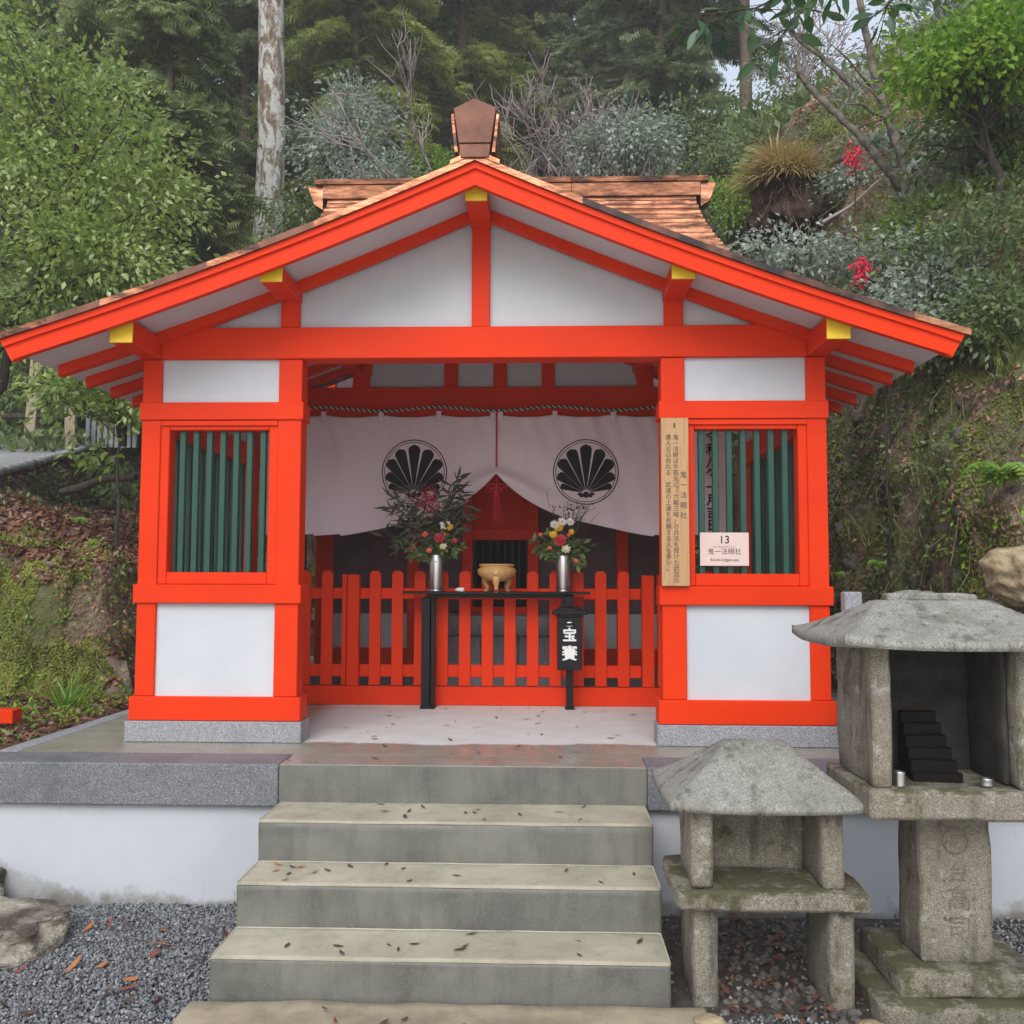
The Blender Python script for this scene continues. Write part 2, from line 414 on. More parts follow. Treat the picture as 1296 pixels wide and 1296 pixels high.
def np_mesh(name, V, F, m=None, smooth=False):
    V = np.asarray(V, np.float32); F = np.asarray(F, np.int32)
    me = bpy.data.meshes.new(name)
    k = F.shape[1]
    me.vertices.add(len(V)); me.vertices.foreach_set('co', V.ravel())
    me.loops.add(F.size); me.loops.foreach_set('vertex_index', F.ravel())
    me.polygons.add(len(F)); me.polygons.foreach_set('loop_start', np.arange(0, F.size, k, dtype=np.int32))
    if smooth: me.polygons.foreach_set('use_smooth', np.ones(len(F), bool))
    me.update(calc_edges=True)
    if m is not None: me.materials.append(m)
    return me
def box_bm(bm, x0, x1, y0, y1, z0, z1, bev=.004):
    x0, x1 = sorted((x0, x1)); y0, y1 = sorted((y0, y1)); z0, z1 = sorted((z0, z1))
    r = bmesh.ops.create_cube(bm, size=1)
    vs = r['verts']
    for v in vs:
        v.co = Vector(((x0+x1)/2+v.co.x*(x1-x0), (y0+y1)/2+v.co.y*(y1-y0), (z0+z1)/2+v.co.z*(z1-z0)))
    if bev:
        es = {e for v in vs for e in v.link_edges}
        bmesh.ops.bevel(bm, geom=list(es), offset=min(bev, (x1-x0)*.3, (y1-y0)*.3, (z1-z0)*.3), segments=1, affect='EDGES')
def box(name, x0, x1, y0, y1, z0, z1, m, parent=None, bev=.004):
    bm = bmesh.new(); box_bm(bm, x0, x1, y0, y1, z0, z1, bev)
    return obj(name, bm_mesh(name, bm, m), None, parent)
def prism(name, pts, axis, a, b, m, parent=None, bev=0):
    """polygon pts (2D) swept along an axis from a to b: 'y' -> pts are (x,z), 'x' -> (y,z), 'z' -> (x,y)"""
    bm = bmesh.new()
    def P(p, t):
        if axis == 'y': return (p[0], t, p[1])
        if axis == 'x': return (t, p[0], p[1])
        return (p[0], p[1], t)
    v0 = [bm.verts.new(P(p, a)) for p in pts]; v1 = [bm.verts.new(P(p, b)) for p in pts]
    bm.faces.new(v0); bm.faces.new(v1[::-1])
    n = len(pts)
    for i in range(n): bm.faces.new((v0[i], v0[(i+1) % n], v1[(i+1) % n], v1[i]))
    bmesh.ops.recalc_face_normals(bm, faces=bm.faces)
    if bev: bmesh.ops.bevel(bm, geom=bm.edges[:], offset=bev, segments=1, affect='EDGES')
    return obj(name, bm_mesh(name, bm, m), None, parent)
def lathe(name, prof, m, parent=None, seg=28, loc=None, smooth=True):
    V, F = [], []
    for (r, z) in prof:
        for i in range(seg):
            a = 2*math.pi*i/seg; V.append((r*math.cos(a), r*math.sin(a), z))
    for j in range(len(prof)-1):
        for i in range(seg):
            k = (i+1) % seg
            F.append((j*seg+i, j*seg+k, (j+1)*seg+k, (j+1)*seg+i))
    me = np_mesh(name, V, F, m, smooth)
    return obj(name, me, None, parent, loc)
def tube_arrays(pts, rad, sides=6, off=0):
    pts = np.asarray(pts, float); n = len(pts)
    t = np.gradient(pts, axis=0); t /= np.linalg.norm(t, axis=1)[:, None]+1e-9
    ref = np.array([0.31, 0.95, 0.05]) if abs(t[0][1]) < .8 else np.array([1., 0.1, 0])
    u = np.cross(t, ref); u /= np.linalg.norm(u, axis=1)[:, None]+1e-9
    w = np.cross(t, u)
    a = np.linspace(0, 2*np.pi, sides, endpoint=False)
    rad = np.broadcast_to(np.asarray(rad, float), (n,))
    V = pts[:, None, :] + rad[:, None, None]*(np.cos(a)[None, :, None]*u[:, None, :]+np.sin(a)[None, :, None]*w[:, None, :])
    i = np.arange(n-1)[:, None]*sides; j = np.arange(sides)[None, :]; k = (j+1) % sides
    F = np.stack([i+j, i+k, i+sides+k, i+sides+j], -1).reshape(-1, 4)+off
    return V.reshape(-1, 3), F
def tubes_mesh(name, lst, m, sides=6, smooth=True):
    Vs, Fs, off = [], [], 0
    for pts, rad in lst:
        V, F = tube_arrays(pts, rad, sides, off); Vs.append(V); Fs.append(F); off += len(V)
    return np_mesh(name, np.concatenate(Vs), np.concatenate(Fs), m, smooth)
def tube(name, pts, rad, m, parent=None, sides=8):
    return obj(name, tubes_mesh(name, [(pts, rad)], m, sides), None, parent)

# instanced-by-numpy small pieces: leaves, fronds, blades, stones
LEAF = (np.array([(0, 0, 0), (.45, .26, .07), (.5, 0, 0), (.45, -.26, .07), (1, 0, -.06)]), np.array([(0, 2, 1), (2, 4, 1), (0, 3, 2), (2, 3, 4)]))
LEAF2 = (np.array([(0, 0, 0), (.5, .24, .05), (1, 0, -.04), (.5, -.24, .05)]), np.array([(0, 2, 1), (0, 3, 2)]))
def frond_template(n=5, w=.085):
    V, F = [], []
    for i in range(n):
        x = .12+.75*i/(n-1); L = .42*(1-.55*i/(n-1))
        for s in (-1, 1):
            b = len(V)
            V += [(x-w, 0, 0), (x+w, 0, 0), (x+L*.75, s*L, -.08)]
            F.append((b, b+1, b+2) if s > 0 else (b, b+2, b+1))
    b = len(V); V += [(0, -.02, 0), (0, .02, 0), (1.05, 0, -.02)]; F.append((b, b+1, b+2))
    return np.array(V), np.array(F)
FROND = frond_template()
BLADE = (np.array([(0, -.035, 0), (0, .035, 0), (.4, -.03, .0), (.4, .03, .0), (.75, -.02, -.08), (.75, .02, -.08), (1, 0, -.22)]),
         np.array([(0, 2, 1), (1, 2, 3), (2, 4, 3), (3, 4, 5), (4, 6, 5)]))
STONE = (np.array([(-1, -.6, -.5), (1, -.7, -.4), (.8, .7, -.5), (-.8, .6, -.4), (-.6, -.5, .5), (.7, -.4, .4), (.5, .5, .6), (-.7, .4, .35)])*.5,
         np.array([(0, 1, 5), (0, 5, 4), (1, 2, 6), (1, 6, 5), (2, 3, 7), (2, 7, 6), (3, 0, 4), (3, 4, 7), (4, 5, 6), (4, 6, 7)]))
def _peb():
    bm = bmesh.new(); bmesh.ops.create_icosphere(bm, subdivisions=2, radius=.5)
    P = np.array([v.co[:] for v in bm.verts]); F_ = np.array([[v.index for v in f.verts] for f in bm.faces]); bm.free()
    return P*(1+.5*fbm(P[:, 0]*2.5, P[:, 1]*2.5, P[:, 2]*2.5, 3))[:, None]*[1, .75, .55], F_
PEBBLE = _peb()
def norm(v): return v/(np.linalg.norm(v, axis=-1, keepdims=True)+1e-9)
def scatter(tpl, C, D, Nn, S, W=None):
    TV, TF = tpl
    D = norm(D); Nn = Nn-(Nn*D).sum(1, keepdims=True)*D; Nn = norm(Nn); Y = np.cross(Nn, D)
    S = np.broadcast_to(np.asarray(S, float), (len(C),))[:, None, None]
    Wd = 1.0 if W is None else np.asarray(W)[:, None, None]
    V = C[:, None, :] + S*(TV[None, :, 0:1]*D[:, None, :]+Wd*TV[None, :, 1:2]*Y[:, None, :]+TV[None, :, 2:3]*Nn[:, None, :])
    F = TF[None]+(np.arange(len(C))*len(TV))[:, None, None]
    return V.reshape(-1, 3), F.reshape(-1, TF.shape[1])
def rand_unit(n, rng): return norm(rng.normal(size=(n, 3)))
def scatter_obj(name, tpl, C, D, Nn, S, m, parent=None, W=None, kind=None):
    V, F = scatter(tpl, C, D, Nn, S, W)
    return obj(name, np_mesh(name, V, F, m), None, parent, None, kind)

# ------------------------------------------------------------------ terrain
def road_edge(y): return -5.9-.2*(y-10.5)
def road_z(y): return 2.13+.207*(np.asarray(y, float)-10.5)
def height(x, y, rough=True):
    x = np.asarray(x, float); y = np.asarray(y, float)
    h = np.full(np.broadcast(x, y).shape, -.75)
    # left: ground level with the platform, then the mossy bank, then the leaf slope and the road
    w = np.minimum(-(x+2.93), y-4.95)
    h = h+.70*ss(-.02, .12, w)
    back = ss(9.2, 10.5, y)*ss(-3.0, -1.0, x)
    wob = .18*vnoise(x*.9, y*.9)+.08*vnoise(x*3, y*3)
    m = np.minimum(-(x+3.15)+wob, y-7.55-.12*(x+3.5)+wob)
    h = h+1.12*ss(0, .32, m)+.30*np.clip(m-.3, 0, 30)
    # far hill behind everything
    hb = np.clip(y-12.2, 0, 34)
    h = h+hb*np.where(x < 1.5, .58, .58-.40*ss(1.5, 4.5, x))*ss(0, 3, hb)*(1-.0*x)+ss(-4, 1, x)*ss(11, 12.5, y)*(.6+ .05*np.clip(y-12, 0, 30))
    # right bank
    m2 = np.minimum(x-2.12+wob*.8, y-5.15+wob)
    h = h+(2.9+.12*np.clip(y-6, 0, 3))*ss(0, 1.05, m2)+.50*np.clip(m2-1, 0, 18)
    h = h+.95*np.clip(y-7.2, 0, 4.0)*ss(0.0, 1.3, x-2.05)
    if rough:
        a = np.clip(ss(0, .3, m)+ss(0, .4, m2)+ss(0, 1, hb), 0, 1)
        h = h+a*(.20*fbm(x*1.1, y*1.1, 0, 4)+.10*fbm(x*4.3, y*4.3, 5, 3))+.015*vnoise(x*5, y*5)
    k = ss(.22, -.05, x-road_edge(y))*ss(7.7, 8.4, y)*ss(18.5, 16.8, y)*ss(-13, -11.5, x)
    return h*(1-k)+k*(road_z(y)-.09)
def bank_disp(x, y, z):
    return .10*fbm(x*3, y*3, z*3, 4)
def axis_pts(lo, hi, dlo, dhi, step, grow):
    a = list(np.arange(dlo, dhi, step))
    s = step; v = dhi
    while v < hi: a.append(v); s *= grow; v += s
    a.append(hi)
    s = step; v = dlo-step; b = []
    while v > lo: b.append(v); s *= grow; v -= s
    b.append(lo)
    return np.array(b[::-1]+a)
gx = axis_pts(-70, 70, -6.2, 6.2, .045, 1.10)
gy = axis_pts(-30, 95, 4.5, 13.5, .045, 1.08)
GX, GY = np.meshgrid(gx, gy)
GZ = height(GX, GY)
steep = ss(-.2, .5, np.minimum(GX-2.0, GY-5.1))*ss(2.4, 1.2, np.minimum(GX-2.12, GY-5.15))+ss(-.3, .1, np.minimum(-(GX+3.1), GY-7.5))*ss(1.2, .5, np.minimum(-(GX+3.1), GY-7.5))
V_hill = V = np.stack([GX, GY, GZ], -1)
d1 = fbm(GX*2.2, GY*2.2, GZ*2.2, 4); d2 = fbm(GX*2.2+40, GY*2.2, GZ*2.2, 4)
V[..., 0] += np.clip(steep, 0, 1)*(.26*d1+.10*fbm(GX*7, GY*7, GZ*7, 3))
V[..., 1] += np.clip(steep, 0, 1)*(.26*d2+.10*fbm(GX*7+9, GY*7, GZ*7, 3))
V[..., 2] += np.clip(steep, 0, 1)*.12*fbm(GX*5+3, GY*5, GZ*5, 3)
nx, ny = len(gx), len(gy)
idx = np.arange(nx*ny).reshape(ny, nx)
F = np.stack([idx[:-1, :-1], idx[:-1, 1:], idx[1:, 1:], idx[1:, :-1]], -1).reshape(-1, 4)
hill = obj('hillside', np_mesh('hillside', V.reshape(-1, 3), F, M['soil'], True), kind='structure')

# level forecourt under the gravel
V = [(x, y, -.72+.012*float(vnoise(x*3, y*3))) for y in np.linspace(-8, 4.99, 80) for x in np.linspace(-8, 8, 90)]
F = [(j*90+i, j*90+i+1, (j+1)*90+i+1, (j+1)*90+i) for j in range(79) for i in range(89)]
obj('forecourt', np_mesh('forecourt', V, F, M['dark_soil'], True), kind='structure')

bounce_ground = box('path', -7, 7, -9, 3.15, -.74, -.705, M['bounce_path'], None, 0); bounce_ground['kind'] = 'structure'  # unseen ground in front, added to bounce light under the eaves
def gravel_field(name, n, fn, seed, smin=.007, smax=.015):
    rng = np.random.default_rng(seed)
    C = fn(rng, n); n = len(C)
    Nn = rand_unit(n, rng)+np.array([0, 0, .8]); D = rand_unit(n, rng)
    return scatter_obj(name, STONE, C, D, Nn, rng.uniform(smin, smax, n)*1.35, M['gravel'], kind='stuff')
def left_gravel(rng, n):
    y = 4.93-(rng.random(n)**1.1)*1.75; x = rng.uniform(-3.3, -1.28, n)
    return np.stack([x, y, -.715+rng.uniform(0, .014, n)+.012*vnoise(x*3, y*3)], -1)
o = gravel_field('gravel', 36000, left_gravel, 3); tag(o, 'blue grey crushed gravel spread left of the concrete steps', 'gravel')
def right_gravel(rng, n):
    y = rng.uniform(3.2, 4.93, n); x = rng.uniform(.5, 3.0, n)
    k = (y < 3.75+.05*np.sin(x*9)) | (x > 2.0) | (rng.random(n) < .08)
    x, y = x[k], y[k]
    return np.stack([x, y, -.715+rng.uniform(0, .012, len(x))], -1)
o = gravel_field('gravel', 15000, right_gravel, 4); tag(o, 'dark gravel and grit round the feet of the stone shrines', 'gravel')

def rough_box(name, x0, x1, y0, y1, z0, z1, m, parent, amp=.006, cuts=5, taper=0.0, seed=0):
    bm = bmesh.new(); bmesh.ops.create_cube(bm, size=1)
    bmesh.ops.bevel(bm, geom=bm.edges[:], offset=.04, segments=1, affect='EDGES')
    for v in bm.verts:
        v.co = Vector(((x0+x1)/2+v.co.x*(x1-x0), (y0+y1)/2+v.co.y*(y1-y0), (z0+z1)/2+v.co.z*(z1-z0)))
    # bring the bevel to a constant small width
    for v in bm.verts:
        for i, (a, b) in enumerate(((x0, x1), (y0, y1), (z0, z1))):
            for e, sg in ((a, 1), (b, -1)):
                dd = abs(v.co[i]-e)
                if 1e-6 < dd < (b-a)*.1: v.co[i] = e+sg*.009
    bmesh.ops.subdivide_edges(bm, edges=bm.edges[:], cuts=cuts, use_grid_fill=True)
    P = np.array([v.co[:] for v in bm.verts])
    n = np.stack([fbm(P[:, 0]*9+seed, P[:, 1]*9, P[:, 2]*9+k*20, 4) for k in range(3)], -1)
    for v, d in zip(bm.verts, n*amp*2):
        v.co += Vector(d)
        if taper:
            f = 1-taper*((v.co.z-z0)/(z1-z0)); v.co.x = (x0+x1)/2+(v.co.x-(x0+x1)/2)*f; v.co.y = (y0+y1)/2+(v.co.y-(y0+y1)/2)*f
    return obj(name, bm_mesh(name, bm, m, True), None, parent)
# ------------------------------------------------------------------ platform and steps
plat = bpy.data.objects.new('platform', None); link(plat); plat['kind'] = 'structure'
box('floor_slab', -2.80, 2.9, 5.15, 11.4, -.70, 0, M['platform'], plat, 0)
box('floor_slab', -1.32, .50, 4.87, 5.147, -.70, -.0005, M['platform'], plat, .003)
KX = [(-2.92, -1.322), (.502, 2.95)]
for a, b in KX:
    box('granite_kerb', a, b, 4.85, 5.147, -.205, .001, M['granite'], plat, .006)
box('granite_kerb', -2.92, -2.803, 5.15, 9.2, -.205, .002, M['granite_pale'], plat, .006)
box('plaster_wall', -2.87, -1.322, 4.90, 5.147, -.75, -.207, M['plinth'], plat, .003)
box('plaster_wall', .502, 2.9, 4.90, 5.147, -.75, -.207, M['plinth'], plat, .003)
box('plaster_wall', -2.87, -2.803, 5.15, 9.2, -.75, -.207, M['plinth'], plat, .003)

steps = bpy.data.objects.new('concrete_steps', None); link(steps); steps['kind'] = 'structure'
NY = [4.87, 4.48, 4.16, 3.835]
for i in range(1, 4):
    z1 = -.18*i
    xl, xr = -1.312+.004*i, .492-.003*i
    y1 = NY[i-1] if i > 1 else 4.868
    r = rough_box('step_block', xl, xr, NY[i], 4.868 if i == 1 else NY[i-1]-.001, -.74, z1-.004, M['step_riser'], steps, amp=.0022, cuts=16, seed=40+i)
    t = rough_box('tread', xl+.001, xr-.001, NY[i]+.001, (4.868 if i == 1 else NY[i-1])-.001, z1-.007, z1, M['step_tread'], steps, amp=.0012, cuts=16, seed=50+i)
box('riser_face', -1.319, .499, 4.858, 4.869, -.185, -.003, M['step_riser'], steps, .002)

# flagstone before the lowest step
def rock(name, loc, size, seed, m, parent=None, sub=4, amp=.22, flat=None, rz=0, sharp=1.0):
    bm = bmesh.new(); bmesh.ops.create_icosphere(bm, subdivisions=sub, radius=1)
    P = np.array([v.co[:] for v in bm.verts])
    n = fbm(P[:, 0]*1.3*sharp+seed*7.3, P[:, 1]*1.3*sharp, P[:, 2]*1.3*sharp, 5)
    n2 = np.abs(fbm(P[:, 0]*2.2+seed, P[:, 1]*2.2, P[:, 2]*2.2+9, 4))
    P = P*(1+amp*2*n-amp*n2)[:, None]
    P = np.sign(P)*np.abs(P)**.85
    if flat is not None: P[:, 2] = np.minimum(P[:, 2], flat+.06*fbm(P[:, 0]*3, P[:, 1]*3, seed, 3))
    P *= np.array(size)
    for v, p in zip(bm.verts, P): v.co = p
    me = bm_mesh(name, bm, m, True)
    o = obj(name, me, None, parent, loc); o.rotation_euler = (0, 0, rz)
    return o
lr = rock('ledge_rock', (-2.68, 4.36, -.72), (.58, .36, .21), 5, M['rock_flag'], None, 5, .2, .55, -.15, 1.5)
tag(lr, 'layered pale ledge rock at the left edge of the gravel', 'rock')
lr = rock('ledge_rock', (-2.98, 4.72, -.66), (.36, .22, .24), 8, M['rock_flag'], None, 5, .2, .6, .1, 1.5)
tag(lr, 'smaller dirty rock against the white plinth behind the ledge rock', 'rock')

# ------------------------------------------------------------------ the pavilion (local x is measured from its centre line)
PX, PY = -.372, 5.5
pav = thing('shrine_pavilion', 'open vermilion shrine pavilion with white panels and a low copper gable roof', 'pavilion', (PX, PY, 0))
V_, W_ = M['vermilion'], M['plaster']
def pb(name, x0, x1, y0, y1, z0, z1, m=None, bev=.004, parent=None):
    return box(name, x0, x1, y0, y1, z0, z1, m or V_, parent or pav, bev)
def roof_top(u): u = abs(u); return 3.165-.44*u+.026*u*u
FRONT, BACK = -.47, 2.35            # barge face and rear of the roof, relative to the front wall plane
for s in (-1, 1):
    def sx(a, b): return (a*s, b*s) if s > 0 else (b*s, a*s)
    # front wing wall
    a, b = sx(.995, 2.0);  pb('granite_base', a, b, -.03, .16, .001, .117, M['granite_pale'], .004)
    a, b = sx(1.005, 1.985); pb('base_beam', a, b, -.015, .15, .119, .252)
    a, b = sx(1.03, 1.165); pb('post', a, b, 0, .135, .254, 2.185)
    a, b = sx(1.85, 1.96); pb('post', a, b, 0, .135, .254, 2.185)
    a, b = sx(1.16, 1.855); pb('wall_panel', a, b, .022, .10, .25, .782, W_, 0)
    a, b = sx(1.012, 1.978); pb('sill_beam', a, b, -.018, .153, .779, .885)
    a, b = sx(1.016, 1.970); pb('head_beam', a, b, -.014, .149, 1.832, 1.934)
    a, b = sx(1.16, 1.855); pb('wall_panel', a, b, .022, .10, 1.93, 2.19, W_, 0)
    # lattice window with a stepped frame
    fr = pb('window_frame', *sx(1.163, 1.218), .012, .11, .887, 1.830)
    pb('frame_stile', *sx(1.80, 1.852), .012, .11, .887, 1.830, parent=fr)
    pb('frame_rail', *sx(1.219, 1.799), .013, .108, .887, .955, parent=fr)
    pb('frame_rail', *sx(1.219, 1.799), .013, .108, 1.775, 1.830, parent=fr)
    for k in range(7):
        cx = 1.245+.0787*k+.018
        bm = bmesh.new(); box_bm(bm, -.017, .017, -.017, .017, .95, 1.78, .003)
        me = bm_mesh('slat', bm, M['green'])
        o = obj('slat', me, None, pav, (s*cx, .062, 0))
    # mouldings round the window recess
    pb('recess_moulding', *sx(1.166, 1.85), -.003, .011, 1.800, 1.829, bev=.002)
    # side wall running back
    a, b = sx(1.84, 2.0); pb('granite_base', a, b, .162, 2.0, .001, .117, M['granite_pale'])
    a, b = sx(1.855, 1.985); pb('base_beam', a, b, .152, 2.0, .119, .252)
    a, b = sx(1.88, 1.935); pb('wall_panel', a, b, .136, 1.80, .25, .782, W_, 0)
    a, b = sx(1.85, 1.978); pb('sill_beam', a, b, .155, 2.0, .779, .885)
    a, b = sx(1.856, 1.970); pb('head_beam', a, b, .151, 2.0, 1.775, 1.934)
    a, b = sx(1.88, 1.935); pb('wall_panel', a, b, .136, 1.80, 1.93, 2.19, W_, 0)
    a, b = sx(1.845, 1.96); pb('post', a, b, 1.80, 1.93, .254, 2.185)
    bm = bmesh.new(); box_bm(bm, -.017, .017, -.017, .017, .88, 1.78, .003); sme = bm_mesh('slat', bm, M['green'])
    for k in range(15): obj('slat', sme, None, pav, (s*1.908, .20+.108*k, 0))
    # gable strut, purlins with yellow ends
    a, b = sx(1.052, 1.16); pb('gable_strut', a, b, .0, .11, 2.372, 2.535)
    for cx, zb in ((1.106, 2.518), (1.915, 2.190)):
        top = roof_top(cx)-.106
        pb('purlin', cx*s-.06, cx*s+.06, -.40, BACK-.1, zb, top)
        pc = pb('purlin_end', cx*s-.0615, cx*s+.0615, -.409, -.397, zb-.0015, top-.001, M['yellow'], .001)
# tie beam over the whole front
pb('tie_beam', -1.853, 1.853, -.012, .14, 2.187, 2.370)
pb('king_post', -.052, .052, .0, .11, 2.372, 2.98)
pb('purlin', -.058, .058, -.40, BACK-.1, 2.955, 3.05)
pb('purlin_end', -.0595, .0595, -.409, -.397, 2.9535, 3.049, M['yellow'], .001)
# white gable panels (one between each pair of struts)
def gable_panel(x0, x1):
    n = 8; xs = np.linspace(x0, x1, n)
    pts = [(x0, 2.365), (x1, 2.365)]+[(x, roof_top(x)-.106) for x in xs[::-1]]
    prism('gable_panel', pts, 'y', .035, .09, W_, pav)
for a, b in ((-1.855, -1.158), (-1.054, -.05), (.05, 1.054), (1.158, 1.855)): gable_panel(a, b)
# roof layers as swept bands following the sagging slope
def slope_band(name, u0, u1, t0, t1, y0, y1, m, n=14, parent=None, sidecut=0.0, cuty=None):
    """solid between roof_top-t0 (upper) and roof_top-t1 (lower), over u0..u1"""
    us = np.linspace(u0, u1, n)
    up = [(u, roof_top(u)-t0) for u in us]; lo = [(u-(sidecut*(1 if u1 > 0 else -1) if abs(u) == max(abs(u0), abs(u1)) else 0), roof_top(u)-t1) for u in us]
    bm = bmesh.new()
    A = [[bm.verts.new((p[0], y, p[1])) for p in up] for y in (y0, y1)]
    B = [[bm.verts.new((p[0], y, p[1])) for p in lo] for y in (y0, y1)]
    for i in range(n-1):
        bm.faces.new((A[0][i], A[0][i+1], A[1][i+1], A[1][i])); bm.faces.new((B[0][i], B[1][i], B[1][i+1], B[0][i+1]))
        bm.faces.new((A[0][i], B[0][i], B[0][i+1], A[0][i+1])); bm.faces.new((A[1][i], A[1][i+1], B[1][i+1], B[1][i]))
    for k in (0, n-1): bm.faces.new((A[0][k], A[1][k], B[1][k], B[0][k]))
    return obj(name, bm_mesh(name, bm, m), None, parent or pav)
UE = 2.50
for s in (-1, 1):
    u0, u1 = (.0, UE*s)
    slope_band('soffit_board', u0, u1*.992, .071, .104, FRONT+.03, BACK, W_)
    slope_band('roof_deck', u0, u1*1.0, .036, .070, FRONT+.012, BACK, V_)
    slope_band('barge_fillet', u0, u1*1.012, .035, .070, FRONT-.028, FRONT+.010, V_, sidecut=.02)
    slope_band('bargeboard', u0, u1*1.006, .0705, .150, FRONT-.012, FRONT+.028, V_, sidecut=.045)
    slope_band('barge_bead', u0, u1*.985, .1485, .157, FRONT-.017, FRONT+.024, V_)
    # copper sheets laid from eave to ridge, each a piece of its own
    L_ = 9; us = np.linspace(0.0, UE*1.022, L_+1)
    for k in range(L_):
        slope_band('copper_sheet', us[k]*s, us[k+1]*s, -.0012*(k % 2), .034, FRONT-.045, BACK+.03, (M['copper'] if k < 3 else M['copper_brown'] if k % 2 else M['copper_dark']) if s < 0 else (M['copper'] if k < 2 or k == 8 else M['copper_black']), 4)
    # rafters
    for k in range(8):
        yr = -.035+.335*k
        if yr < BACK-.1:
            slope_band('rafter', .03*s, 2.43*s, .1045, .168, yr-.03, yr+.03, V_, 12)
# copper ridge with its house-shaped end
RB = BACK+.1
prism('ridge_cover', [(-.085, 3.13), (.085, 3.13), (.095, 3.20), (.115, 3.405), (0, 3.455), (-.115, 3.405), (-.095, 3.20)], 'y', FRONT+.02, RB, M['copper_dark'], pav)
prism('ridge_end', [(-.085, 3.215), (.085, 3.215), (.112, 3.405), (0, 3.457), (-.112, 3.405)], 'y', FRONT-.065, FRONT+.018, M['copper_brown'], pav, .003)
prism('ridge_end_foot', [(-.074, 3.14), (.074, 3.14), (.083, 3.212), (-.083, 3.212)], 'y', FRONT-.058, FRONT+.018, M['copper_brown'], pav, .002)
for s in (-1, 1):
    prism('ridge_wing', [(s*.113, 3.385), (s*.129, 3.375), (s*.108, 3.17), (s*.088, 3.17)], 'y', FRONT-.05, FRONT+.22, M['copper_dark'], pav, .002)
slope_band('ridge_cap', -.13, .0, -.022, .004, FRONT-.05, RB, M['copper'], 3)
slope_band('ridge_cap', 0, .13, -.022, .004, FRONT-.05, RB, M['copper'], 3)
# inner transverse beam above the curtain, with its struts and panels
yb = 1.945
pb('curtain_beam', -1.84, 1.84, yb, yb+.10, 2.150, 2.405)
pb('strut_panel', -1.02, 1.12, yb+.03, yb+.06, 2.40, 2.75, W_, 0)
for a, b in ((-.412, -.305), (-.028, .075), (.345, .445)): pb('strut', a, b, yb-.005, yb+.08, 2.402, 2.80)
pb('roof_beam', -1.5, 1.5, yb-.01, yb+.085, 2.62, 2.74)
for s in (-1, 1):
    prism('curved_bracket', [(s*1.04+.04, 2.402), (s*1.17+.04, 2.402), (s*1.16+.04, 2.50), (s*1.12+.04, 2.56), (s*1.02+.04, 2.61), (s*1.02+.04, 2.52), (s*1.035+.04, 2.47)], 'y', yb-.012, yb+.088, V_, pav, .003)
for k in range(5):
    s = -1 if k % 2 else 1

# ------------------------------------------------------------------ picket fence across the opening
fy = 7.16
fen = thing('picket_fence', 'low vermilion picket fence closing off the inside of the pavilion', 'fence', (PX, fy, 0))
box('fence_sill', -1.84, 1.84, -.03, .04, .001, .135, V_, fen)
PW = .083
def picket_mesh(w, z0, z1):
    bm = bmesh.new(); pts = [(-w/2, z0), (w/2, z0), (w/2, z1-.022), (w*.22, z1), (-w*.22, z1), (-w/2, z1-.022)]
    v0 = [bm.verts.new((p[0], -.014, p[1])) for p in pts]; v1 = [bm.verts.new((p[0], .012, p[1])) for p in pts]
    bm.faces.new(v0); bm.faces.new(v1[::-1]); n = len(pts)
    for i in range(n): bm.faces.new((v0[i], v0[(i+1) % n], v1[(i+1) % n], v1[i]))
    bmesh.ops.recalc_face_normals(bm, faces=bm.faces)
    bmesh.ops.bevel(bm, geom=bm.edges[:], offset=.002, segments=1, affect='EDGES')
    return bm_mesh('picket', bm, V_)
pme = picket_mesh(PW, .142, .978)
postme_pts = None
def fx(px): return (px-690)/1230*7.16-PX
def panel(xa, xb, pickets):
    box('rail', xa, xb, .014, .044, .770, .850, V_, fen); box('rail', xa, xb, .014, .044, .200, .290, V_, fen)
    for x in pickets: obj('picket', pme, None, fen, (x, 0, 0))
def gate_post(x, w=.09):
    box('fence_post', x-w/2, x+w/2, -.022, .05, .137, .948, V_, fen)
P0 = .1657
cen = fx(446.7)
panel(-1.80, fx(433.5), [fx(413.9), fx(385.9), fx(357), fx(329)])
box('stile', fx(433), fx(438.6), -.014, .05, .142, .950, V_, fen)
gate_post(cen+.004, .088)
panel(cen+.05, fx(819)-.05, [cen+P0*k for k in range(1, 13)])
gate_post(fx(819), .088)
box('stile', fx(831), fx(838), -.014, .05, .142, .950, V_, fen)
panel(fx(838), 1.80, [fx(866), fx(895), fx(923)])

# ------------------------------------------------------------------ curtain with crests, cord and tassel
CW, CT, CB = 1.785, 2.185, 1.245
def cloth_y(x, z):
    """fold depth of the cloth, metres behind (+) its hanging plane"""
    x = np.asarray(x, float); z = np.asarray(z, float); t = (CT-z)/(CT-CB)
    sag = np.abs(np.sin((x/.447)*np.pi))
    f = .020*np.sin(x*9+1.3+z*2)*t+.008*np.sin(x*23+z*7)*t+.014*np.cos(x/.447*2*np.pi)*(1-t)**1.5+.006*np.sin(x*41+3*np.sin(z*6))*np.clip(1-t*1.4, 0, 1)
    a = np.abs(x); pull = np.exp(-((a-.05-(1.72-z)*1.6)/.11)**2)*ss(1.80, 1.70, z)
    pull2 = np.exp(-((a-.12-(1.66-z)*2.6)/.13)**2)*ss(1.80, 1.68, z)
    drag = .018*np.sin((z-1.4)*16+a*9)*np.exp(-a*2.0)*ss(2.1, 1.8, z)
    return f-.030*pull*np.exp(-a*1.2)-.016*pull2*np.exp(-a)+drag
def cloth_top(x):
    k = (np.abs(x) % .447)/.447
    return CT-.026*np.sin(np.pi*k)**.8
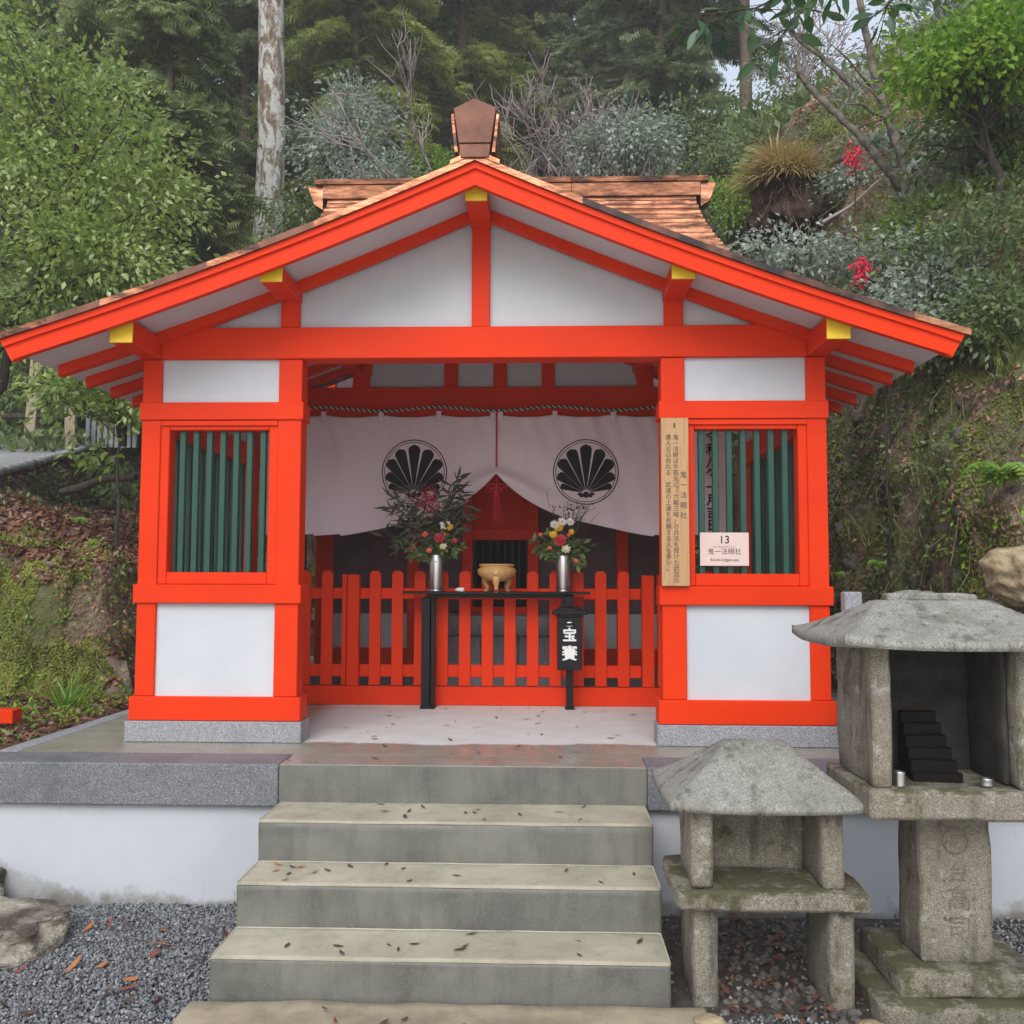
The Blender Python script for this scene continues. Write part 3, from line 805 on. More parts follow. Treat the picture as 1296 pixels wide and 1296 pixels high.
def cloth_bot(x):
    a = np.abs(x)
    return CB+.01+.465*np.exp(-a/.42)-.04*ss(.7, 1.3, a)
nu, nv = 240, 70
cur = thing('shrine_curtain', 'white shrine curtain with two black chrysanthemum crests drawn up in the middle', 'curtain', (PX, 7.40, 0))
xs = np.linspace(-CW, CW, nu*2)
V, F = [], []
for xi in xs:
    zt, zb = float(cloth_top(xi)), float(cloth_bot(xi))
    zz = np.linspace(zb, zt, nv); yy = cloth_y(np.full(nv, xi), zz)
    V.append(np.stack([np.full(nv, xi), yy, zz], -1))
V = np.concatenate(V); n = nu*2
i, j = np.meshgrid(np.arange(n-1), np.arange(nv-1), indexing='ij')
F = np.stack([i*nv+j, (i+1)*nv+j, (i+1)*nv+j+1, i*nv+j+1], -1).reshape(-1, 4)
me = np_mesh('cloth', V, F, M['cloth'], True)
o = obj('cloth', me, None, cur)
sol = o.modifiers.new('thickness', 'SOLIDIFY'); sol.thickness = .003; sol.offset = 1
for k in range(-4, 5):
    for dx in ((-.028, .028) if k == 0 else (0,)):
        x = max(-CW+.03, min(CW-.03, k*.447))+dx
        box('loop', x-.019, x+.019, -.012, .006, CT-.055, CT+.022, M['cloth'], cur, .002)
# crest: nine petals fanned above a small core inside a double ring; laid on the cloth
def on_cloth(P, dz=.0045):
    P = np.asarray(P, float)
    return np.stack([P[:, 0], cloth_y(P[:, 0], P[:, 1])-dz-.002, P[:, 1]], -1)
def flat_grid(fn, nu_, nv_):
    P = np.array([fn(a/(nu_-1), b/(nv_-1)) for a in range(nu_) for b in range(nv_)])
    F = [(a*nv_+b, (a+1)*nv_+b, (a+1)*nv_+b+1, a*nv_+b+1) for a in range(nu_-1) for b in range(nv_-1)]
    return P, np.array(F)
def crest(cx, cz):
    Vs, Fs, off = [], [], 0
    def add(fn, a, b):
        nonlocal off
        P, Fq = flat_grid(fn, a, b); Vs.append(on_cloth(P)); Fs.append(Fq+off); off += len(P)
    for r0, r1 in ((.243, .251), (.226, .231)):
        add(lambda u, v: (cx+(r0+(r1-r0)*v)*math.cos(2*math.pi*u), cz+(r0+(r1-r0)*v)*math.sin(2*math.pi*u)), 97, 2)
    core = (cx, cz-.165)
    for k in range(9):
        q_ = abs(k-4)
        t = math.radians(90+(k-4)*(19.5-.35*q_))
        L = (.378, .362, .328, .262, .205)[q_]
        wmax = (.046, .045, .043, .036, .024)[q_]
        d = (math.cos(t), math.sin(t)); q = (-d[1], d[0])
        def f(u, v, L=L, d=d, q=q, wmax=wmax):
            r = .03+(L-.03)*u
            w = wmax*(.08+.92*min(1, u/.87)**.95) if u < .87 else wmax*math.sqrt(max(0, 1-((u-.87)/.13)**2))
            s = (v-.5)*2*w
            return (core[0]+d[0]*r+q[0]*s, core[1]+d[1]*r+q[1]*s)
        add(f, 22, 5)
    add(lambda u, v: (core[0]+.024*v*math.cos(math.pi*2*u), core[1]-.008+.024*v*math.sin(math.pi*2*u)), 20, 2)
    for k in range(5):       # little leaves below the fan
        t = math.radians(180+45*k)
        add(lambda u, v, t=t: (core[0]+(.02+.05*u)*math.cos(t)-(.012*math.sin(math.pi*u))*(v-.5)*2*math.sin(t), core[1]-.005+(.02+.03*u)*math.sin(t)*.6+(.012*math.sin(math.pi*u))*(v-.5)*2*math.cos(t)), 8, 3)
    return obj('crest', np_mesh('crest', np.concatenate(Vs), np.concatenate(Fs), M['ink']), None, cur)
crest(-.632, 1.735); crest(.683, 1.735)
# inscription down the right-hand edge of the cloth
def text_mesh(name, body, size, m, parent, loc, rot=(math.pi/2, 0, 0), align='CENTER', bold=.0, line=1.0, depth=.0008, kind=None, shear=0, sx=1.0):
    cu = bpy.data.curves.new(name, 'FONT'); cu.body = body; cu.size = size; cu.align_x = align; cu.align_y = 'TOP'
    cu.space_line = line; cu.offset = bold; cu.extrude = depth; cu.shear = shear; cu.resolution_u = 3
    t = bpy.data.objects.new('tmp', cu); COL.objects.link(t)
    dg = bpy.context.evaluated_depsgraph_get(); dg.update()
    me = bpy.data.meshes.new_from_object(t.evaluated_get(dg)); me.name = name
    bpy.data.objects.remove(t); bpy.data.curves.remove(cu)
    me.materials.clear(); me.materials.append(m)
    o = obj(name, me, None, parent, loc); o.rotation_euler = rot; o.scale = (sx, 1, 1)
    return o
def vertical(body): return '\n'.join(body)
ins = text_mesh('inscription', vertical('令和八年一月吉日'), .098, M['ink'], cur, (1.640, -.020, 2.045), line=.98, bold=.002)
# twisted cord looped along the top, red strip down the middle, tassel
n = 420
t = np.linspace(-1.80, 1.80, n)
def cord_z(x):
    return 2.222-.026*np.cos((np.abs(x) % .894)/.894*2*np.pi)*.6
for nm, ph, m_ in (('cord_strand', 0, M['cord_white']), ('cord_strand', np.pi, M['cord_black'])):
    tube(nm, np.stack([t, -.020+.0062*np.cos(t*150+ph), cord_z(t)+.0062*np.sin(t*150+ph)], -1), .0068, m_, cur, 5)
box('seam_ribbon', -.006, .006, -.019, -.013, 1.70, 2.235, M['rope_red'], cur, 0)
tas = thing('curtain_tassel', 'crimson tassel with a bow hanging under the gathered middle of the curtain', 'tassel', (PX, 7.375, 0))
tube('cord', [(0, 0, 1.72), (.002, -.002, 1.65), (0, 0, 1.60)], .006, M['rope_red'], tas, 6)
for s in (-1, 1):
    a = np.linspace(0, 2*np.pi, 18)
    tube('bow_loop', np.stack([s*(.038-.038*np.cos(a)), -.008+0*a, 1.625+.016*np.sin(a)], -1), .0055, M['rope_red'], tas, 6)
    tube('bow_end', [(0, -.008, 1.625), (s*.03, -.012, 1.60), (s*.045, -.010, 1.575)], .005, M['rope_red'], tas, 6)
lathe('tassel_head', [(0, 1.605), (.018, 1.60), (.024, 1.58), (.020, 1.562), (.026, 1.555), (.026, 1.545), (0, 1.54)], M['rope_red'], tas, 14)
bunch = []
for k in range(46):
    a = random.uniform(0, 6.28); r = random.uniform(.004, .024); 
    bunch.append(([(r*math.cos(a), r*math.sin(a), 1.552), (r*1.25*math.cos(a), r*1.25*math.sin(a), 1.47), (r*1.4*math.cos(a)+random.uniform(-.003, .003), r*1.4*math.sin(a), 1.365+random.uniform(-.008, .008))], .0038))
obj('tassel_threads', tubes_mesh('tassel_threads', bunch, M['rope_red'], 4), None, tas)

# ------------------------------------------------------------------ inner sanctuary behind the curtain
hon = thing('inner_sanctuary', 'small inner shrine hall behind the curtain with a copper saddle roof', 'shrine hall', (PX, 8.3, 0))
def hb_(name, x0, x1, y0, y1, z0, z1, m=None, bev=.004, parent=None): return box(name, x0, x1, y0, y1, z0, z1, m or V_, parent or hon, bev)
hb_('sanctuary_base', -1.75, 1.75, 0.0, 2.6, .001, .18, M['granite'])
hb_('base_beam', -1.6, 1.6, .0, .1, .182, .33)
hb_('wall_panel', -1.55, -.235, .04, .09, .33, .62, W_, 0)
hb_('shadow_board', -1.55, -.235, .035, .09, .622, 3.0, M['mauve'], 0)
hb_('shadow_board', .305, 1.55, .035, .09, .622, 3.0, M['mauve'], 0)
hb_('wall_panel', .305, 1.55, .04, .09, .33, .62, W_, 0)
for s in (-1, 1): hb_('light_block_wall', s*1.70-.03, s*1.70+.03, -.80, -.02, .0, 2.9, M['mauve'], 0)  # walls added to shut light out of the gap behind the curtain
hb_('wall_panel', -.235, .305, .04, .09, .33, .60, W_, 0)
hb_('wall_panel', -.235, .305, .04, .09, 1.346, 3.0, V_, 0)
for x in (-1.50, -.755, 1.03, 1.5): hb_('post', x-.05, x+.05, -.02, .08, .332, 3.0)
for x in (-.29, .27): hb_('door_post', x-.045, x+.045, -.03, .09, .6, 2.2)
hb_('door_lintel', -.245, .225, -.025, .09, 1.25, 1.345)
hb_('door_sill', -.245, .225, -.025, .09, .60, .68)
for k in range(8):
    x = -.22+.062*k
    hb_('door_slat', x-.012, x+.012, .02, .045, .68, 1.25, M['black'])
hb_('door_backing', -.24, .22, .05, .08, .68, 1.25, M['iron'], 0)
hb_('beam', -1.6, 1.6, -.03, .09, 1.95, 2.08)
for s in (-1, 1):
    hb_('side_wall', s*1.56-.03, s*1.56+.03, .1, 2.4, .18, 3.2, W_, 0)
    for y in (.1, 1.2, 2.35): hb_('post', s*1.56-.055, s*1.56+.055, y-.05, y+.05, .182, 3.3)
hb_('rear_wall', -1.53, 1.53, 2.40, 2.45, .18, 3.3, W_, 0)
# stone blocks of the stair up to the door
rows = [(.002, .19, -.68), (.192, .46, -.58), (.462, .62, -.46)]
for z0, z1, y0 in rows:
    x = -.50+random.uniform(0, .05)
    while x < .60:
        w = random.uniform(.26, .42); x1 = min(x+w, .62)
        hb_('stair_block', x+.002, x1-.002, y0, -.04, z0, z1, M['granite_pale'], .006); x = x1
# saddle roof: profile in (y,z), concave, steep at the ridge
def hroof(t):        # t = 0 at the ridge, 1 at the front eave; local y,z
    y = 1.93-t*2.15
    z = float(np.interp(y, [-.22, .05, .35, .7, 1.07, 1.3, 1.54, 1.93], [3.60, 3.74, 3.92, 4.12, 4.35, 4.50, 4.68, 4.99]))
    return y, z
HW = 1.97
def course(t0, t1, k, m):
    y0, z0 = hroof(t0); y1, z1 = hroof(t1)
    wob = .004*math.sin(k*2.1)
    pts = [(y0, z0+.002), (y1-.012, z1+.026+wob), (y1-.012, z1-.004+wob), (y0, z0-.03)]
    flare = .03*t1*t1
    return prism('roof_course', pts, 'x', -HW-flare, HW+flare, m, hon)
NC = 17
for k in range(NC):
    course(k/NC, (k+1)/NC, k, M['copper'] if k % 3 else M['copper_dark'])
prism('rear_roof_slope', [(1.93, 4.98), (3.0, 4.1), (3.0, 4.0), (1.93, 4.93)], 'x', -HW, HW, M['copper_dark'], hon)
prism('roof_underside', [(1.93, 4.93)]+[(hroof(t)[0]+.02, hroof(t)[1]-.07) for t in (.2, .4, .6, .8, 1)]+[(hroof(1)[0]+.05, hroof(1)[1]-.09), (1.93, 4.70)], 'x', -HW+.25, HW-.25, V_, hon)
hb_('ridge_base', -HW-.01, HW+.01, 1.86, 2.02, 4.90, 5.00, M['copper'])
for a, b in ((-2.02, -.72), (-.72, .65), (.65, 2.02)):
    prism('ridge_box', [(1.83, 4.99), (2.05, 4.99), (2.07, 5.13), (1.81, 5.13)], 'x', a+.001, b-.001, M['copper'], hon, .003)
    prism('ridge_top', [(1.79, 5.132), (2.09, 5.132), (2.10, 5.185), (1.94, 5.215), (1.78, 5.185)], 'x', a*1.04 if abs(a) > 2 else a+.001, b*1.04 if abs(b) > 2 else b-.001, M['copper_dark'] if a > .5 else M['copper'], hon, .003)
for s in (-1, 1):
    pts = [(s*2.02, 5.13), (s*2.19, 5.13), (s*2.12, 4.93), (s*2.02, 4.87)]
    prism('ridge_finial', pts, 'y', 1.84, 2.04, M['copper'], hon, .004)

# ------------------------------------------------------------------ offering table and what stands on it
TY = 6.98
tab = thing('offering_table', 'narrow black offering table on two posts before the fence', 'table', (-.345, TY, 0))
box('table_top', -.665, .665, -.10, .11, .812, .830, M['black'], tab, .003)
box('table_apron', -.50, .52, -.03, .03, .785, .811, M['black'], tab, .002)
prism('leg', [(-.535, .0), (-.475, .0), (-.475, .785), (-.535, .785)], 'y', -.04, .09, M['black'], tab, .003)
prism('leg_foot', [(-.545, .001), (-.435, .001), (-.455, .022), (-.535, .022)], 'y', -.055, .10, M['black'], tab, .002)
box('leg_web', -.470, -.445, -.01, .08, .022, .785, M['black'], tab, .002)
box('leg', .495, .545, -.03, .03, .0, .811, M['black'], tab, .003)
box('leg_foot', .488, .552, -.04, .04, .001, .022, M['black'], tab, .002)
TT = .830
def vase(x, label):
    v = thing('flower_vase', label, 'vase', (x, TY, TT), 0, 'steel vases on the offering table')
    lathe('vase_body', [(0, 0), (.050, 0), (.052, .004), (.052, .255), (.050, .262), (.046, .262), (.045, .10), (0, .10)], M['steel'], v, 32)
    lathe('vase_ring', [(.0525, .0), (.0535, .002), (.0535, .010), (.0525, .012)], M['steel'], v, 32)
    return v
VX = (-.782, .132)
vase(VX[0], 'plain steel cylinder vase on the table left of the incense bowl')
vase(VX[1], 'plain steel cylinder vase on the table right of the incense bowl')
bowl = thing('incense_bowl', 'golden round bowl on three curled legs in the middle of the black table', 'incense bowl', (-.345, TY-.02, TT))
lathe('bowl_body', [(0, .070), (.05, .072), (.095, .088), (.130, .118), (.140, .142), (.136, .160), (.118, .172), (.118, .180), (.128, .184), (.128, .196), (.112, .196), (.108, .180), (.10, .150), (0, .125)], M['gold'], bowl, 40)
for k, a in enumerate((-90, 30, 150)):
    a = R(a); c, s_ = math.cos(a), math.sin(a)
    pts = [(.065, .115), (.098, .095), (.098, .060), (.078, .030), (.085, .008), (.100, .004)]
    tube('bowl_leg', [(c*r, s_*r, z) for r, z in pts], [.028, .030, .022, .015, .015, .013], M['gold'], bowl, 10)
bmz = bmesh.new(); bmesh.ops.create_cone(bmz, cap_ends=True, segments=20, radius1=.020, radius2=.018, depth=.006)
o = obj('bowl_boss', bm_mesh('bowl_boss', bmz, M['gold']), None, bowl, (0, -.141, .140)); o.rotation_euler = (math.pi/2-.25, 0, 0)
sh = rock('crumpled_paper', (-.605, TY-.03, TT+.014), (.030, .022, .015), 4, M['petal_white'], None, 3, .3)
tag(sh, 'small white lump of paper beside the left vase on the table', 'paper')

# offering box hung on the right-hand table post
ob = thing('offering_box', 'black wall-hung offering box with white characters under a little roof', 'offering box', (.172, TY-.055, 0))
box('box_body', -.086, .086, -.075, .02, .285, .655, M['black'], ob, .004)
box('box_top', -.098, .098, -.085, .022, .656, .672, M['black'], ob, .003)
prism('box_roof', [(-.125, .672), (.125, .672), (.12, .70), (.05, .722), (-.05, .722), (-.12, .70)], 'y', -.10, .024, M['black'], ob, .004)
for x in (-.075, .035):
    box('roof_batten', x, x+.045, -.112, .02, .706, .727, M['black'], ob, .004)
box('hanger', -.03, .03, -.02, .022, .722, .80, M['black'], ob, .003)
bm = bmesh.new(); bmesh.ops.create_uvsphere(bm, u_segments=20, v_segments=10, radius=1)
for v in bm.verts: v.co = Vector((v.co.x*.034, v.co.y*.008, v.co.z*.019))
obj('slot_cover', bm_mesh('slot_cover', bm, M['steel'], True), None, ob, (0, -.077, .605))
bm = bmesh.new(); box_bm(bm, -.034, .034, -.012, -.004, -.005, .014, .003)
obj('slot', bm_mesh('slot', bm, M['iron']), None, ob, (0, -.079, .602))
text_mesh('characters', '宝', .100, M['white_ink'], ob, (0, -.0765, .575), bold=.0028)
text_mesh('characters', '賽', .110, M['white_ink'], ob, (0, -.0765, .452), bold=.0024)

# ------------------------------------------------------------------ bouquets
def bouquet(x, seed, label, bamboo):
    rng = np.random.default_rng(seed)
    b = thing('flower_arrangement', label, 'flowers', (x, TY, TT+.24), 0, 'altar flower arrangements')
    stems, tips = [], []
    def stem(tx, ty, tz, r=.003):
        p0 = np.array([rng.uniform(-.02, .02), rng.uniform(-.02, .02), -.12]); p2 = np.array([tx, ty, tz]); p1 = (p0+p2)/2+np.array([-tx*.15, 0, .06])
        tt = np.linspace(0, 1, 7)[:, None]
        pts = (1-tt)**2*p0+2*tt*(1-tt)*p1+tt**2*p2
        stems.append((pts, np.linspace(r, r*.6, 7))); return pts
    def flower(name, px, pz, rad, m, petals, y=-.07, cup=.3, rows=2, centre=None):
        pts = stem(px, y, pz)
        c = np.array([[px, y, pz]]); C, D, Nn, S = [], [], [], []
        ax = norm(np.array([px*.6, -1.0, .45]))
        u = norm(np.cross(ax, [0, 0, 1])); w = np.cross(ax, u)
        for q in range(rows):
            for i in range(petals):
                a = 2*math.pi*(i+.5*q)/petals+rng.uniform(-.1, .1)
                d = norm((u*math.cos(a)+w*math.sin(a))+ax*(cup+.35*q))
                C.append(c[0]); D.append(d); Nn.append(ax); S.append(rad*(1-.22*q)*rng.uniform(.9, 1.1))
        scatter_obj(name, LEAF, np.array(C), np.array(D), np.array(Nn), np.array(S), m, b)
        if centre:
            bm = bmesh.new(); bmesh.ops.create_icosphere(bm, subdivisions=2, radius=rad*.25)
            obj('flower_centre', bm_mesh('flower_centre', bm, centre, True), None, b, tuple(c[0]+ax*rad*.12))
    if bamboo:
        fl = [('chrysanthemum', .065, .235, .045, 'petal_white', 12), ('chrysanthemum', .100, .215, .032, 'petal_yellow', 10), ('chrysanthemum', .03, .14, .045, 'petal_red', 16),
              ('rose', .055, .075, .035, 'petal_cream', 8), ('carnation', -.075, .165, .028, 'petal_orange', 10), ('carnation', .055, .165, .025, 'petal_orange', 10), ('carnation', -.045, .05, .025, 'petal_orange', 10), ('carnation', .14, .12, .022, 'petal_red', 8), ('carnation', -.15, .07, .016, 'petal_red', 7)]
    else:
        fl = [('chrysanthemum', -.035, .215, .040, 'petal_yellow', 12), ('chrysanthemum', -.075, .165, .034, 'petal_yellow', 10), ('chrysanthemum', .055, .185, .026, 'petal_yellow', 10), ('chrysanthemum', -.065, .235, .036, 'petal_white', 12), ('chrysanthemum', -.01, .255, .038, 'petal_white', 12), ('chrysanthemum', .045, .255, .036, 'petal_white', 12),
              ('chrysanthemum', -.025, .125, .052, 'petal_red', 18), ('rose', .015, .055, .042, 'petal_cream', 9), ('carnation', -.165, .165, .020, 'petal_orange', 8), ('carnation', -.10, .07, .020, 'petal_orange', 8), ('carnation', .085, -.02, .020, 'petal_orange', 8), ('carnation', .035, .16, .018, 'petal_orange', 8)]
    for nm, px, pz, rad, mm, n_ in fl: flower(nm, px, pz, rad, M[mm], n_, -.06-rng.uniform(0, .03), .55 if nm == 'rose' else .25, 3 if nm != 'carnation' else 2, M['petal_yellow'] if mm == 'petal_white' else None)
    # foliage
    C, D, Nn, S = [], [], [], []
    for k in range(46):
        a = rng.uniform(-1.35, 1.35); L = rng.uniform(.08, .26)
        tx, tz = math.sin(a)*L*.8, math.cos(a)*L*.75+.01
        pts = stem(tx, rng.uniform(-.07, .06), tz, .0022)
        for q in range(7):
            p = pts[rng.integers(3, 7)]
            C.append(p); D.append(norm(np.array([math.sin(a)+rng.normal()*.7, rng.normal()*.6, math.cos(a)*.4+rng.normal()*.6]))); Nn.append(norm(rng.normal(size=3)*.6+[0, -.6, .8])); S.append(rng.uniform(.04, .08))
    for dx, dz in ((-.19, .10), (-.16, .02), (.18, .08)) if bamboo else ((-.21, .12), (-.17, .06), (.13, -.05), (.11, .0)):
        pts = stem(dx, -.05, dz, .002)
        for q in range(9):
            p = pts[rng.integers(4, 7)]; C.append(p); D.append(norm(np.array([np.sign(dx)*.6+rng.normal()*.4, rng.normal()*.4, -.3+rng.normal()*.5]))); Nn.append(np.array([0, -.7, .7])); S.append(rng.uniform(.045, .075))
    scatter_obj('leaves', LEAF, np.array(C), np.array(D), np.array(Nn), np.array(S), M['leaf_dark'], b)
    if bamboo:   # slender bamboo-like sprays
        C, D, Nn, S = [], [], [], []
        for tx, tz in ((-.30, .34), (-.22, .46), (-.10, .50), (.10, .46), (.17, .55), (.20, .40), (-.36, .18), (-.12, .36), (.02, .42), (.12, .52), (-.28, .42), (.2, .30)):
            pts = stem(tx, rng.uniform(-.08, .05), tz, .002)
            for q in range(24):
                p = pts[rng.integers(3, 7)]+rng.normal(size=3)*.018; C.append(p)
                D.append(norm(np.array([tx*2+rng.normal()*.8, rng.normal()*.5, .05+rng.normal()*.6]))); Nn.append(norm(np.array([0, -.8, .6])+rng.normal(size=3)*.4)); S.append(rng.uniform(.09, .16))
        scatter_obj('bamboo_leaves', LEAF2, np.array(C), np.array(D), np.array(Nn), np.array(S), M['leaf_olive'], b, W=np.full(len(C), .36))
        C = rng.normal(size=(110, 3))*np.array([.035, .025, .045])+np.array([-.06, -.06, .405]); D = rand_unit(110, rng)
        scatter_obj('berry_spray', STONE, C, D, rand_unit(110, rng), .015, M['petal_red'], b, kind='stuff'); stem(-.06, -.06, .40)
    else:
        tw = []
        for k in range(13):
            tx, tz = rng.uniform(-.03, .32), rng.uniform(.28, .42)
            p = stem(tx, rng.uniform(-.06, .04), tz, .0022)
            for q in range(3):
                s0 = p[rng.integers(3, 6)]; e = s0+np.array([rng.normal()*.05, rng.normal()*.03, rng.uniform(.02, .08)]); tw.append(([s0, (s0+e)/2+[.004, 0, 0], e], .0013))
        tw.append(([(.2, -.03, .38), (.28, -.03, .42), (.335, -.03, .50)], .0018)); tw.append(([(-.1, -.03, .36), (-.12, -.03, .48), (-.09, -.03, .5)], .0018))
        obj('twigs', tubes_mesh('twigs', tw, M['bark'], 4), None, b)
        C = np.array([rng.uniform(-.08, .16) for _ in range(60)]); C = np.stack([C, rng.uniform(-.08, .02, 60), rng.uniform(.26, .38, 60)], -1)
        scatter_obj('buds', LEAF2, C, rand_unit(60, rng), rand_unit(60, rng), .03, M['leaf_olive'], b)
    obj('stems', tubes_mesh('stems', stems, M['leaf_dark'], 4), None, b)
M['leaf_olive'] = leaf_mat('dusty_olive_leaves', [(.05, .055, .03), (.08, .085, .05), (.12, .12, .08), (.15, .15, .10)], .55, .2, 3)
bouquet(VX[0], 11, 'mixed bouquet with bamboo sprays and red berries in the left steel vase', True)
bouquet(VX[1], 12, 'mixed bouquet with bare twigs and a cream rose in the right steel vase', False)

# ------------------------------------------------------------------ boards with writing
wb = thing('wooden_notice_board', 'tall narrow cedar board with brushed Japanese writing on the right inner post', 'notice board', (.728, 5.475, 0), 0)
box('board', -.077, .077, -.026, -.002, .885, 1.83, M['wood'], wb, .003)
text_mesh('writing', vertical('鬼一法眼社'), .040, M['lettering_grey'], wb, (.046, -.0265, 1.525), line=1.42)
text_mesh('writing', vertical('鬼一法眼は牛若丸に「六韜三略」の兵法を授けた武芸の'), .034, M['lettering_grey'], wb, (.004, -.0265, 1.735), line=.985)
text_mesh('writing', vertical('達人といわれる　武道の上達を祈願する人も多い。'), .034, M['lettering_grey'], wb, (-.038, -.0265, 1.735), line=.985)
tube('hanging_nail', [(-.003, -.03, 1.80), (-.003, -.03, 1.775)], .003, M['iron'], wb, 6)
nb = thing('numbered_notice', 'pale pink card numbered 13 fixed to the green slats of the right window', 'sign', (1.011, 5.525, 1.093), 0)
box('card', -.137, .137, -.006, .0, -.094, .094, M['notice'], nb, .002)
text_mesh('number', '13', .062, M['ink'], nb, (0, -.0065, .083), bold=.0003)
text_mesh('ruby_writing', 'き い ち ほ う げ ん し ゃ', .011, M['lettering_grey'], nb, (.0, -.0065, .018))
text_mesh('name_writing', '鬼一法眼社', .038, M['ink'], nb, (0, -.0065, .004), bold=-.0002)
text_mesh('roman_writing', 'Kiichi-hōgen-sya', .024, M['lettering_grey'], nb, (0, -.0065, -.048))

# ------------------------------------------------------------------ stone shrines on the right
def stone_roof(name, x0, x1, y0, y1, ze, zr, rx0, rx1, ry0, ry1, thick, up, m, parent, conc=1.35, seed=0):
    """hipped stone roof: top falls from the ridge rectangle to upturned eaves, thick solid edge"""
    n = 41; U = np.linspace(0, 1, n)
    X, Y = np.meshgrid(x0+(x1-x0)*U, y0+(y1-y0)*U)
    dx = np.maximum(np.maximum((rx0-X)/(rx0-x0), (X-rx1)/(x1-rx1)), 0)
    dy = np.maximum(np.maximum((ry0-Y)/(ry0-y0), (Y-ry1)/(y1-ry1)), 0)
    d = np.clip(np.maximum(dx, dy), 0, 1)
    ex = np.abs(2*(X-x0)/(x1-x0)-1); ey = np.abs(2*(Y-y0)/(y1-y0)-1)
    corner = up*(ex*ey)**3.0
    prof = (1-d)**conc
    Z = ze+(zr-ze)*prof+corner+.0018*fbm(X*20+seed, Y*20, 0, 4)
    Zb = ze-thick+corner*.9+.002*fbm(X*14+seed, Y*14, 9, 4)+0*X
    V = np.concatenate([np.stack([X, Y, Z], -1).reshape(-1, 3), np.stack([X, Y, Zb], -1).reshape(-1, 3)])
    idx = np.arange(n*n).reshape(n, n); F = [(idx[j, i], idx[j, i+1], idx[j+1, i+1], idx[j+1, i]) for j in range(n-1) for i in range(n-1)]
    o = n*n; F += [(o+idx[j, i], o+idx[j+1, i], o+idx[j+1, i+1], o+idx[j, i+1]) for j in range(n-1) for i in range(n-1)]
    for i in range(n-1):
        F += [(idx[0, i], o+idx[0, i], o+idx[0, i+1], idx[0, i+1]), (idx[-1, i+1], o+idx[-1, i+1], o+idx[-1, i], idx[-1, i]),
              (idx[i+1, 0], o+idx[i+1, 0], o+idx[i, 0], idx[i, 0]), (idx[i, -1], o+idx[i, -1], o+idx[i+1, -1], idx[i+1, -1])]
    me = np_mesh(name, V, F, m)
    return obj(name, me, None, parent)
M['dark_inner'] = mat('dark_inner_stone', (.018, .016, .014), (.05, .045, .038), 9, .9, .4, 60)  # near-black stone for the back and lining of the large shrine
G, MG, RG = M['old_granite'], M['mossy_granite'], M['roof_granite']
s1 = thing('stone_shrine', 'small open stone shrine on slab legs beside the concrete steps', 'stone shrine', (.86, 3.86, -.72))
def l1(n_, x0, x1, y0, y1, z0, z1, m=G, **k): return rough_box(n_, x0-.86, x1-.86, y0-3.86, y1-3.86, z0+.72, z1+.72, m, s1, **k)
l1('leg', .572, .668, 3.87, 4.22, -.76, -.335, seed=1); l1('leg', 1.092, 1.188, 3.87, 4.22, -.76, -.335, seed=2)
l1('shelf', .505, 1.232, 3.80, 4.32, -.334, -.262, MG, amp=.009, cuts=9, seed=3)
l1('side_slab', .566, .648, 3.85, 4.20, -.262, .045, seed=4); l1('side_slab', 1.065, 1.150, 3.85, 4.20, -.262, .045, seed=5)
l1('back_slab', .650, 1.063, 4.12, 4.19, -.262, .045, seed=6)
stone_roof('roof', .478-.86, 1.232-.86, 3.78-3.86, 4.43-3.86, .062+.72, .262+.72, .745-.86, .985-.86, 4.07-3.86, 4.15-3.86, .028, .016, RG, s1, 1.02, 2)
s2 = thing('stone_shrine', 'large stone shrine on an inscribed pillar and stepped base at the right edge', 'stone shrine', (1.588, 3.95, -.72))
def l2(n_, x0, x1, y0, y1, z0, z1, m=G, **k): return rough_box(n_, x0-1.588, x1-1.588, y0-3.95, y1-3.95, z0+.72, z1+.72, m, s2, **k)
l2('lower_base', 1.235, 1.98, 3.715, 4.40, -.76, -.637, MG, amp=.008, cuts=9, seed=7)
l2('upper_base', 1.335, 1.880, 3.80, 4.30, -.637, -.545, MG, cuts=7, seed=8)
pil_ = l2('pillar', 1.452, 1.726, 3.905, 4.145, -.547, .042, G, cuts=7, taper=.0, seed=9)
l2('shelf', 1.200, 1.945, 3.70, 4.25, .040, .146, G, cuts=9, seed=10)
l2('side_slab', 1.232, 1.302, 3.735, 4.20, .145, .70, G, cuts=7, seed=11); l2('side_slab', 1.765, 1.850, 3.735, 4.20, .145, .70, G, cuts=7, seed=12)
l2('back_slab', 1.303, 1.764, 4.12, 4.19, .145, .70, M['dark_inner'], cuts=7, seed=13)
stone_roof('roof', 1.09-1.588, 2.02-1.588, 3.585-3.95, 4.36-3.95, .700+.72, .845+.72, 1.33-1.588, 1.76-1.588, 3.93-3.95, 4.02-3.95, .032, .026, RG, s2, 1.02, 5)
l2('inner_lining', 1.303, 1.325, 3.80, 4.118, .147, .70, M['dark_inner'], seed=20); l2('inner_lining', 1.742, 1.764, 3.80, 4.118, .147, .70, M['dark_inner'], seed=21)
l2('roof_ridge', 1.37, 1.72, 3.94, 4.02, .835, .872, RG, seed=14)
fl = rough_box('flagstone', -1.36, .60, 3.22, 3.815, -.80, -.690, M['paving'], None, amp=.008, cuts=12, seed=31)
tag(fl, 'worn beige flagstone laid before the lowest concrete step', 'flagstone')
CS = mat('carved_shadow', (.12, .10, .075), (.24, .21, .16), 45, .9, .4, 60, detail=6)
for ch, z_, sz in (('台', .555, .082), ('高', .462, .10), ('司', .352, .10)):
    text_mesh('carved_character', ch, sz, CS, s2, (.012, -.0485, z_), depth=.001, bold=-.0018)
